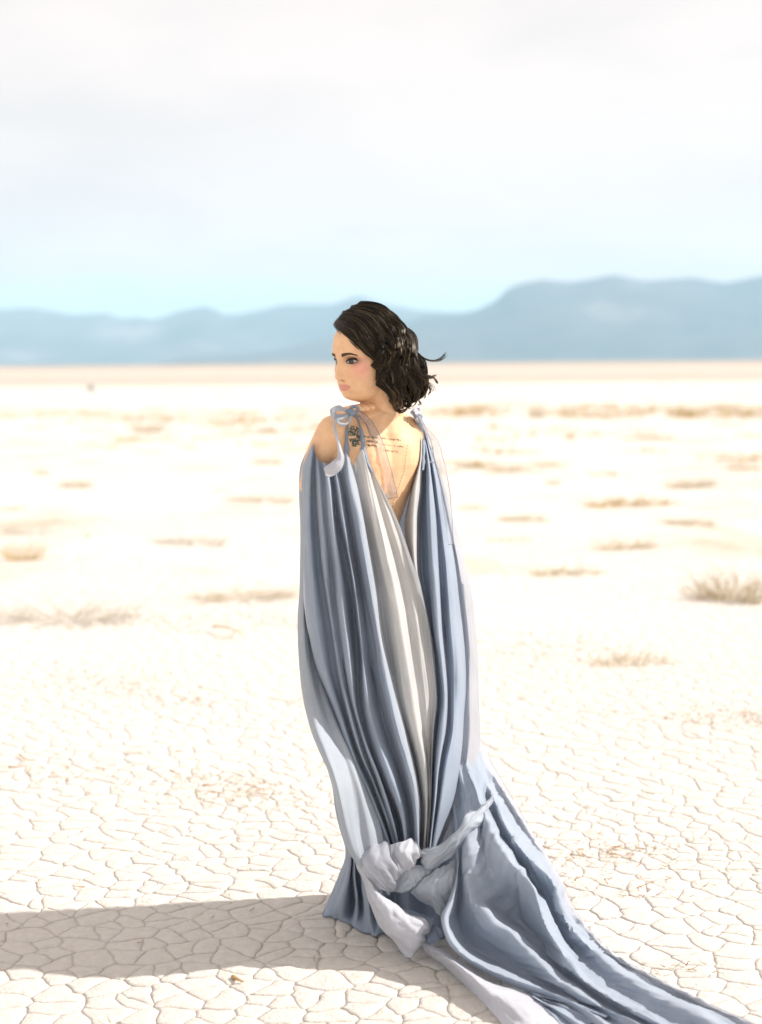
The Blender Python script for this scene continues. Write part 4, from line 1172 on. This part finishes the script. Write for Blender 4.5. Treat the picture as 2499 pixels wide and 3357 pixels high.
# ruffled ends bunched behind the knees
flap('ruffle', [
    [(1165, 2800, 3.43), (1160, 2815, 3.42), (1168, 2835, 3.41), (1190, 2870, 3.40), (1225, 2905, 3.40), (1255, 2925, 3.41)],
    [(1185, 2792, 3.41), (1196, 2815, 3.385), (1212, 2842, 3.375), (1232, 2872, 3.375), (1252, 2905, 3.385), (1262, 2928, 3.40)],
    [(1218, 2775, 3.415), (1236, 2800, 3.385), (1252, 2835, 3.37), (1266, 2870, 3.375), (1270, 2905, 3.385), (1268, 2932, 3.40)],
    [(1246, 2763, 3.43), (1272, 2764, 3.42), (1287, 2806, 3.40), (1303, 2850, 3.395), (1300, 2896, 3.40), (1275, 2936, 3.41)],
], M_SHEER, 'p', 11, hem=('r',))
flap('ruffle', [
    [(1262, 2775, 3.46), (1272, 2800, 3.455), (1282, 2830, 3.45), (1292, 2850, 3.45), (1300, 2876, 3.45)],
    [(1290, 2768, 3.43), (1302, 2795, 3.405), (1308, 2825, 3.405), (1310, 2850, 3.41), (1306, 2878, 3.42)],
    [(1318, 2762, 3.425), (1332, 2790, 3.40), (1336, 2820, 3.40), (1330, 2846, 3.405), (1314, 2872, 3.42)],
    [(1346, 2751, 3.44), (1362, 2766, 3.43), (1374, 2806, 3.415), (1355, 2846, 3.415), (1316, 2868, 3.42)],
], M_SILK, 'p', 12, hem=('r',))
flap('ruffle', [
    [(1300, 2868, 3.44), (1300, 2890, 3.435), (1296, 2905, 3.43), (1290, 2922, 3.43)],
    [(1330, 2850, 3.42), (1332, 2878, 3.415), (1322, 2900, 3.41), (1306, 2926, 3.415)],
    [(1362, 2834, 3.43), (1372, 2862, 3.41), (1356, 2890, 3.405), (1326, 2926, 3.41)],
    [(1405, 2850, 3.44), (1416, 2858, 3.43), (1376, 2888, 3.41), (1340, 2922, 3.41)],
], M_SILK, 's', 13, hem=('r',))
flap('ruffle', [
    [(1366, 2898, 3.41), (1352, 2915, 3.42), (1346, 2930, 3.43), (1366, 2950, 3.44), (1392, 2968, 3.44)],
    [(1420, 2858, 3.415), (1402, 2892, 3.39), (1402, 2920, 3.385), (1412, 2950, 3.395), (1420, 2980, 3.42)],
    [(1456, 2838, 3.42), (1448, 2875, 3.385), (1444, 2910, 3.38), (1442, 2950, 3.39), (1434, 2990, 3.41)],
    [(1484, 2820, 3.44), (1484, 2860, 3.40), (1478, 2905, 3.39), (1464, 2950, 3.395), (1446, 3000, 3.41)],
    [(1488, 2822, 3.46), (1507, 2860, 3.42), (1500, 2910, 3.41), (1476, 2962, 3.41), (1448, 3002, 3.415)],
], M_SILK, 's', 14, hem=('r',))
flap('sash', [
    [(1618, 2604, 3.56), (1578, 2648, 3.50), (1530, 2672, 3.45), (1496, 2722, 3.43), (1440, 2772, 3.42), (1388, 2786, 3.43), (1376, 2800, 3.44)],
    [(1617, 2612, 3.55), (1584, 2662, 3.48), (1538, 2694, 3.425), (1496, 2748, 3.405), (1446, 2792, 3.40), (1398, 2805, 3.41), (1377, 2812, 3.43)],
    [(1616, 2622, 3.54), (1586, 2676, 3.48), (1544, 2718, 3.43), (1500, 2768, 3.41), (1454, 2812, 3.405), (1412, 2834, 3.41), (1384, 2828, 3.43)],
    [(1614, 2632, 3.55), (1588, 2690, 3.50), (1548, 2732, 3.46), (1504, 2778, 3.44), (1462, 2824, 3.43), (1418, 2855, 3.43), (1400, 2848, 3.44)],
], M_SILK, 's', 15, hem=('l', 'b'))
flap('ruffle', [
    [(1163, 2815, 3.43), (1190, 2890, 3.42), (1216, 2973, 3.41), (1243, 3036, 3.40), (1280, 3076, 3.38), (1300, 3100, 3.37), (1332, 3136, 3.345)],
    [(1178, 2830, 3.41), (1214, 2915, 3.38), (1246, 2985, 3.36), (1276, 3036, 3.345), (1312, 3075, 3.335), (1336, 3105, 3.325), (1348, 3140, 3.325)],
    [(1190, 2850, 3.405), (1234, 2925, 3.37), (1274, 2985, 3.345), (1310, 3030, 3.33), (1348, 3062, 3.32), (1366, 3085, 3.318), (1360, 3128, 3.325)],
    [(1204, 2880, 3.42), (1256, 2940, 3.385), (1304, 2982, 3.36), (1350, 3016, 3.34), (1384, 3040, 3.33), (1390, 3062, 3.325), (1372, 3108, 3.33)],
    [(1214, 2900, 3.45), (1272, 2950, 3.42), (1323, 2986, 3.39), (1366, 3008, 3.37), (1401, 3023, 3.355), (1404, 3062, 3.35), (1388, 3090, 3.35)],
], M_SILK, 'p', 16, nv=80, hem=('r', 'b'))
flap('ruffle', [
    [(1270, 2960, 3.50), (1310, 2975, 3.47), (1350, 2985, 3.455), (1380, 3000, 3.45)],
    [(1280, 2990, 3.45), (1330, 3010, 3.43), (1380, 3022, 3.42), (1422, 3010, 3.43)],
    [(1300, 3040, 3.44), (1350, 3060, 3.42), (1400, 3062, 3.40), (1425, 3012, 3.42)],
], M_SILK, 'd', 17, nv=40)
flap('ruffle', [
    [(1400, 3060, 3.43), (1420, 3030, 3.43), (1440, 3040, 3.42), (1450, 3070, 3.40)],
    [(1400, 3086, 3.40), (1424, 3060, 3.40), (1440, 3065, 3.39), (1448, 3078, 3.385)],
    [(1405, 3092, 3.38), (1425, 3090, 3.37), (1440, 3082, 3.375), (1446, 3080, 3.38)],
], M_SILK, 'd', 18, nv=30)

# the train sweeping to the right over the ground
LT = [  # two troughs take a darker tone, shade put into the cloth colour
    ([(1440, 2500, 3.66), (1480, 2640, 3.58), (1496, 2790, .235), (1490, 2880, .185), (1468, 2960, .135), (1446, 3006, .112), (1462, 3075, .085), (1492, 3120, .062), (1540, 3158, .045), (1606, 3196, .030), (1690, 3232, .022), (1800, 3270, .018), (1900, 3320, .014), (2000, 3400, .012)], 0, 't'),
    ([(1450, 2500, 3.66), (1490, 2640, 3.57), (1504, 2780, .245), (1500, 2880, .195), (1482, 2960, .150), (1462, 3012, .128), (1478, 3072, .100), (1510, 3116, .080), (1556, 3150, .066), (1622, 3184, .052), (1706, 3216, .042), (1810, 3252, .036), (1910, 3300, .032), (2020, 3390, .028)], 0, 't'),
    ([(1460, 2490, 3.66), (1500, 2640, 3.58), (1514, 2770, .245), (1512, 2880, .175), (1506, 2960, .115), (1506, 3030, .070), (1530, 3085, .040), (1586, 3130, .020), (1664, 3172, .010), (1762, 3215, .008), (1860, 3262, .008), (1960, 3320, .008), (2060, 3400, .008)], 0, 'b'),
    ([(1475, 2480, 3.65), (1515, 2630, 3.57), (1526, 2750, .275), (1526, 2870, .205), (1540, 2950, .160), (1586, 2990, .142), (1617, 3025, .122), (1670, 3052, .106), (1720, 3105, .080), (1780, 3168, .052), (1850, 3228, .036), (1950, 3290, .034), (2060, 3340, .032), (2150, 3400, .03)], 0, 't'),
    ([(1490, 2470, 3.65), (1530, 2620, 3.56), (1556, 2730, .285), (1562, 2840, .225), (1590, 2920, .165), (1640, 2985, .105), (1705, 3038, .066), (1765, 3108, .036), (1828, 3170, .018), (1908, 3235, .010), (2000, 3295, .010), (2100, 3345, .010), (2180, 3400, .01)], 0, 't'),
    ([(1500, 2460, 3.66), (1545, 2600, 3.57), (1575, 2690, .300), (1590, 2800, .240), (1630, 2890, .180), (1690, 2960, .120), (1740, 3030, .075), (1790, 3095, .045), (1845, 3160, .028), (1920, 3225, .020), (2020, 3285, .018), (2120, 3340, .018), (2210, 3400, .018)], 0, 't'),
    ([(1510, 2450, 3.66), (1560, 2580, 3.57), (1594, 2670, .318), (1650, 2780, .268), (1700, 2850, .232), (1748, 2905, .196), (1778, 3000, .138), (1802, 3055, .108), (1850, 3130, .070), (1902, 3200, .048), (2000, 3272, .042), (2110, 3330, .04), (2240, 3400, .035)], 0, 't'),
    ([(1520, 2440, 3.70), (1570, 2560, 3.64), (1610, 2650, .285), (1672, 2770, .215), (1732, 2860, .155), (1780, 2935, .100), (1806, 3010, .052), (1846, 3070, .022), (1908, 3138, .010), (1980, 3208, .008), (2080, 3280, .008), (2180, 3335, .008), (2300, 3400, .008)], 0, 'b'),
    ([(1530, 2420, 3.74), (1585, 2540, 3.69), (1616, 2610, .325), (1664, 2716, .275), (1730, 2808, .225), (1808, 2885, .170), (1832, 2960, .112), (1866, 3035, .068), (1940, 3112, .042), (2024, 3182, .034), (2140, 3258, .030), (2250, 3310, .03), (2400, 3390, .03)], 0, 't'),
    ([(1540, 2400, 3.78), (1595, 2520, 3.74), (1626, 2580, .325), (1690, 2690, .245), (1756, 2790, .175), (1822, 2885, .112), (1852, 2968, .050), (1905, 3050, .024), (1986, 3128, .012), (2080, 3188, .010), (2200, 3255, .010), (2320, 3310, .01), (2450, 3380, .01)], 0, 't'),
    ([(1545, 2390, 3.80), (1600, 2505, 3.78), (1636, 2560, .335), (1694, 2655, .268), (1765, 2768, .180), (1834, 2872, .095), (1872, 2965, .035), (1940, 3062, .020), (2015, 3134, .022), (2120, 3194, .022), (2245, 3258, .02), (2380, 3318, .02), (2540, 3385, .02)], 0, 'm'),
    ([(1552, 2380, 3.86), (1606, 2490, 3.86), (1640, 2548, 3.86), (1696, 2645, 3.87), (1766, 2760, 3.86), (1834, 2870, 3.80), (1884, 2980, .008), (1964, 3082, .006), (2036, 3142, .006), (2136, 3198, .006), (2262, 3262, .006), (2400, 3325, .006), (2560, 3390, .006)], 0, 'm'),
]
train = sheet('train', LT, M_SILK, dress, seed=6, nv=230, sub=12, wr=.0044, wfu=36, wfv=10, sg=0, lf=14, iso=True, top_amp=1, hem=('r',))
flap('train', [
    [(1380, 3086, 3.40), (1460, 3120, .040), (1550, 3180, .024), (1620, 3225, .016), (1718, 3247, .014), (1800, 3300, .012), (1880, 3372, .01)],
    [(1384, 3096, 3.38), (1462, 3136, .058), (1540, 3192, .050), (1606, 3244, .044), (1680, 3286, .036), (1745, 3330, .03), (1810, 3390, .02)],
    [(1390, 3108, 3.37), (1456, 3148, .040), (1522, 3200, .034), (1588, 3258, .028), (1648, 3310, .024), (1700, 3360, .02), (1740, 3410, .02)],
    [(1394, 3120, 3.365), (1450, 3162, .010), (1500, 3207, .007), (1565, 3267, .006), (1625, 3332, .006), (1658, 3372, .006), (1690, 3412, .006)],
], M_SILK, 'p', 19, nv=80, wr=.0025)
fan = []
for k in range(9):
    t = k / 8
    up_ = .006 + ((.012, .020, .009, .016)[k // 2 % 4] if k % 2 else .004)
    fan.append([(1716 + 4 * t, 3252 - 6 * t, .016), (1752 + 30 * t, 3286 - 22 * t, up_ * .8 + .004), (1800 + 85 * t, 3330 - 45 * t, up_ + .004), (1850 + 160 * t, 3390 - 65 * t, up_)])
flap('train', fan, M_SILK, 'b', 20, nv=40, sub=5, wr=.002)
# ------------------------------------------------------------------ shoulder ties
def ribbon(name, center, widths, m, parent=dress, dye_and_shade='s', seed=0, lift=0.0, nv=44, twist=0.0):
    """A flat ribbon: centre line in (px, py, distance), half widths in pixels, edges square to its run."""
    left, mid, right = [], [], []
    n_ = len(center)
    for i, (px, py, Y) in enumerate(center):
        a, b_ = center[max(i - 1, 0)], center[min(i + 1, n_ - 1)]
        dx, dy = b_[0] - a[0], b_[1] - a[1]
        L = math.hypot(dx, dy) + 1e-9
        nx_, ny_ = -dy / L, dx / L
        w = widths[i]
        left.append((px + nx_ * w, py + ny_ * w, Y + .004 + twist)); mid.append((px, py, Y - .003)); right.append((px - nx_ * w, py - ny_ * w, Y + .004 - twist))
    return sheet(name, [(left, 0, dye_and_shade), (mid, 0, dye_and_shade), (right, 0, dye_and_shade)], m, parent, nv=nv, sub=5, wr=.0020, wfu=90, wfv=30, lf=40, seed=seed, floor=False, top_amp=1, hem=('l', 'r', 'b') if m is M_RIBBON else ())
def on(L, lift=.006, default=3.55): return [(x, y, skinY(x, y, lift, default)) for x, y in L]
def smoothY(L):
    Y = [p[2] for p in L]
    for _ in range(2): Y = [Y[0]] + [(Y[i - 1] + Y[i] + Y[i + 1]) / 3 for i in range(1, len(Y) - 1)] + [Y[-1]]
    return [(p[0], p[1], min(y_, p[2])) for p, y_ in zip(L, Y)]
K1 = (1152, 1350)
# thin straps from the left knot down to the two gathered points
ribbon('shoulder_strap', smoothY(on([(1156, 1350), (1145, 1378), (1139, 1410), (1138, 1445), (1134, 1490)])), [5, 5, 4.5, 4.5, 6], M_SILK, dye_and_shade='d', seed=31)
ribbon('shoulder_strap', smoothY(on([(1160, 1350), (1176, 1380), (1184, 1415), (1188, 1450), (1193, 1482), (1206, 1520), (1226, 1556)], .008)), [5, 5, 5, 6, 8, 9, 4], M_SILK, dye_and_shade='d', seed=32)
# bow loops and tails on the left shoulder
ribbon('bow_tail', [(1092, 1345, 3.53), (1096, 1385, 3.525), (1104, 1430, 3.52), (1112, 1470, 3.515), (1116, 1500, 3.51), (1104, 1525, 3.505), (1082, 1543, 3.505), (1066, 1548, 3.51)], [9, 4, 4, 5, 11, 19, 19, 15], M_SILK, dye_and_shade='p', seed=33)
ribbon('bow_tail', smoothY(on([(1164, 1350), (1186, 1362), (1210, 1386), (1226, 1416), (1240, 1452), (1254, 1500), (1268, 1552), (1279, 1598), (1287, 1633)], .010)), [6, 8, 9, 11, 14, 17, 18, 17.5, 17], M_RIBBON, dye_and_shade='m', seed=34)
ribbon('bow_loop', [(1150, 1354, 3.55), (1132, 1344, 3.535), (1112, 1336, 3.53), (1092, 1348, 3.525), (1096, 1364, 3.53), (1118, 1366, 3.54), (1148, 1356, 3.55)], [3, 7, 10, 9, 10, 7, 3], M_SILK, dye_and_shade='s', seed=35)
ribbon('bow_loop', [(1152, 1352, 3.545), (1130, 1368, 3.525), (1108, 1380, 3.515), (1118, 1390, 3.51), (1138, 1384, 3.52), (1150, 1362, 3.54)], [4, 6, 8, 8, 7, 4], M_SILK, dye_and_shade='s', seed=36)
ribbon('bow_loop', [(1154, 1352, 3.55), (1152, 1338, 3.545), (1164, 1332, 3.545), (1176, 1340, 3.545), (1168, 1350, 3.55)], [3, 5, 6, 5, 3], M_SILK, dye_and_shade='d', seed=37)
kb = Build()
kb.ball(atY(1152, 1352, 3.54), (.010, .008, .009))
kb.ball(atY(1144, 1348, 3.54), (.008, .007, .007))
def toned(me, d):
    a = me.color_attributes.new('dye_and_shade', 'FLOAT_COLOR', 'POINT')
    a.data.foreach_set('color', list(DYE_AND_SHADE[d] + (1,)) * len(me.vertices))
    return me
add_part('knot', toned(mesh('knot', kb.v, kb.f), 'd'), M_SILK, dress)
# right shoulder
def over(L, lift): return [(x, y, min(bd(x, y), skinY(x, y, 0, 9.0)) - lift) for x, y in L]
ribbon('shoulder_strap', over([(1352, 1346), (1368, 1372), (1381, 1405), (1387, 1440), (1389, 1490), (1385, 1540)], .006), [8, 8, 6, 5, 5, 6], M_SILK, dye_and_shade='d', seed=41)
ribbon('bow_loop', over([(1356, 1350), (1366, 1338), (1376, 1340), (1374, 1350), (1360, 1355)], .012), [4, 6, 7, 6, 4], M_SILK, dye_and_shade='p', seed=42)
ribbon('bow_loop', over([(1358, 1352), (1372, 1354), (1382, 1368), (1376, 1384), (1364, 1370)], .010), [4, 6, 7, 6, 4], M_SILK, dye_and_shade='p', seed=43)
ribbon('bow_tail', over([(1366, 1362), (1384, 1392), (1398, 1425), (1405, 1465), (1408, 1517)], .014), [4, 5, 6, 13, 17], M_RIBBON, dye_and_shade='p', seed=44)
ribbon('bow_tail', smoothY(over([(1372, 1366), (1398, 1408), (1420, 1440), (1436, 1490), (1450, 1560), (1460, 1640), (1467, 1715), (1471, 1784)], .022)), [4, 6, 9, 14, 16, 17, 16, 16], M_RIBBON, dye_and_shade='p', seed=45)
# ------------------------------------------------------------------ tattoo: blurred lines of script and two small blossoms
rt = random.Random(3)
TV, TF = [], []
def ink(pts_px, w=1.1):
    P = []
    for x, y in pts_px:
        d = ray(x, y); h = BVH_BODY.ray_cast(Vector((0, 0, CAM_Z)), d.normalized(), 6)
        if h[0] is None: return
        P.append(h[0] - d.normalized() * .0009)
    k = len(TV)
    for i, p in enumerate(P):
        q = P[min(i + 1, len(P) - 1)] - P[max(i - 1, 0)]
        s_ = q.cross(Vector((0, 1, 0)))
        s_ = s_.normalized() * w * 3.55 / F_PX if s_.length > 1e-9 else Vector((w * 7e-4, 0, 0))
        TV.append(p + s_); TV.append(p - s_)
    for i in range(len(P) - 1): TF.append((k + 2 * i, k + 2 * i + 1, k + 2 * i + 3, k + 2 * i + 2))
def script(x0, x1, y0, slope, hgt, w, gap=.18):
    x = x0
    while x < x1:
        for _ in range(rt.randint(3, 7)):
            y = y0 + slope * (x - x0)
            k_ = rt.uniform(.3, .55) * hgt
            ink([(x - 1, y - k_ * rt.uniform(.4, 1)), (x + rt.uniform(-.8, .8), y), (x + 1.6, y + k_ * rt.uniform(.4, 1))], w)
            if rt.random() < .6: ink([(x, y + rt.uniform(-.3, .3) * hgt), (x + 3.4, y + rt.uniform(-.3, .3) * hgt)], w)
            x += rt.uniform(2.8, 4.2)
        x += rt.uniform(2, 5)
def blossom(cx_, cy_, r):
    for k in range(80):
        a, q = rt.uniform(0, 6.28), r * rt.random() ** .7 * (1 + .25 * math.sin(k))
        b_ = a + rt.uniform(.2, .8)
        ink([(cx_ + q * math.cos(t), cy_ + q * .9 * math.sin(t)) for t in np.linspace(a, b_, 5)], rt.uniform(.8, 1.8))
blossom(1157, 1412, 15); blossom(1164, 1452, 14); blossom(1176, 1432, 7)
script(1144, 1238, 1426, .10, 11, .9); script(1146, 1236, 1440, .10, 11, .9); script(1172, 1236, 1457, .08, 10, .9)
script(1250, 1312, 1436, .12, 9, .55); script(1250, 1312, 1456, .12, 9, .55); script(1258, 1304, 1476, .12, 9, .55)
spine = px_curve([(1333, 1348), (1336, 1400), (1337, 1450), (1330, 1500), (1325, 1545), (1311, 1585), (1296, 1625), (1285, 1665)], 150)
for i in range(0, 146, 5):
    ink([(spine[i + k][0] + rt.uniform(-2.5, 2.5), spine[i + k][1]) for k in range(4)], .55)
m_ink = simple('tattoo_ink', (0.085, 0.105, 0.085), .6)
tattoo = add_part('tattoo', mesh('tattoo', TV, TF), m_ink, body)
tag(person, 'woman in a flowing blue-grey silk dress seen from behind, looking over her left shoulder', 'person')
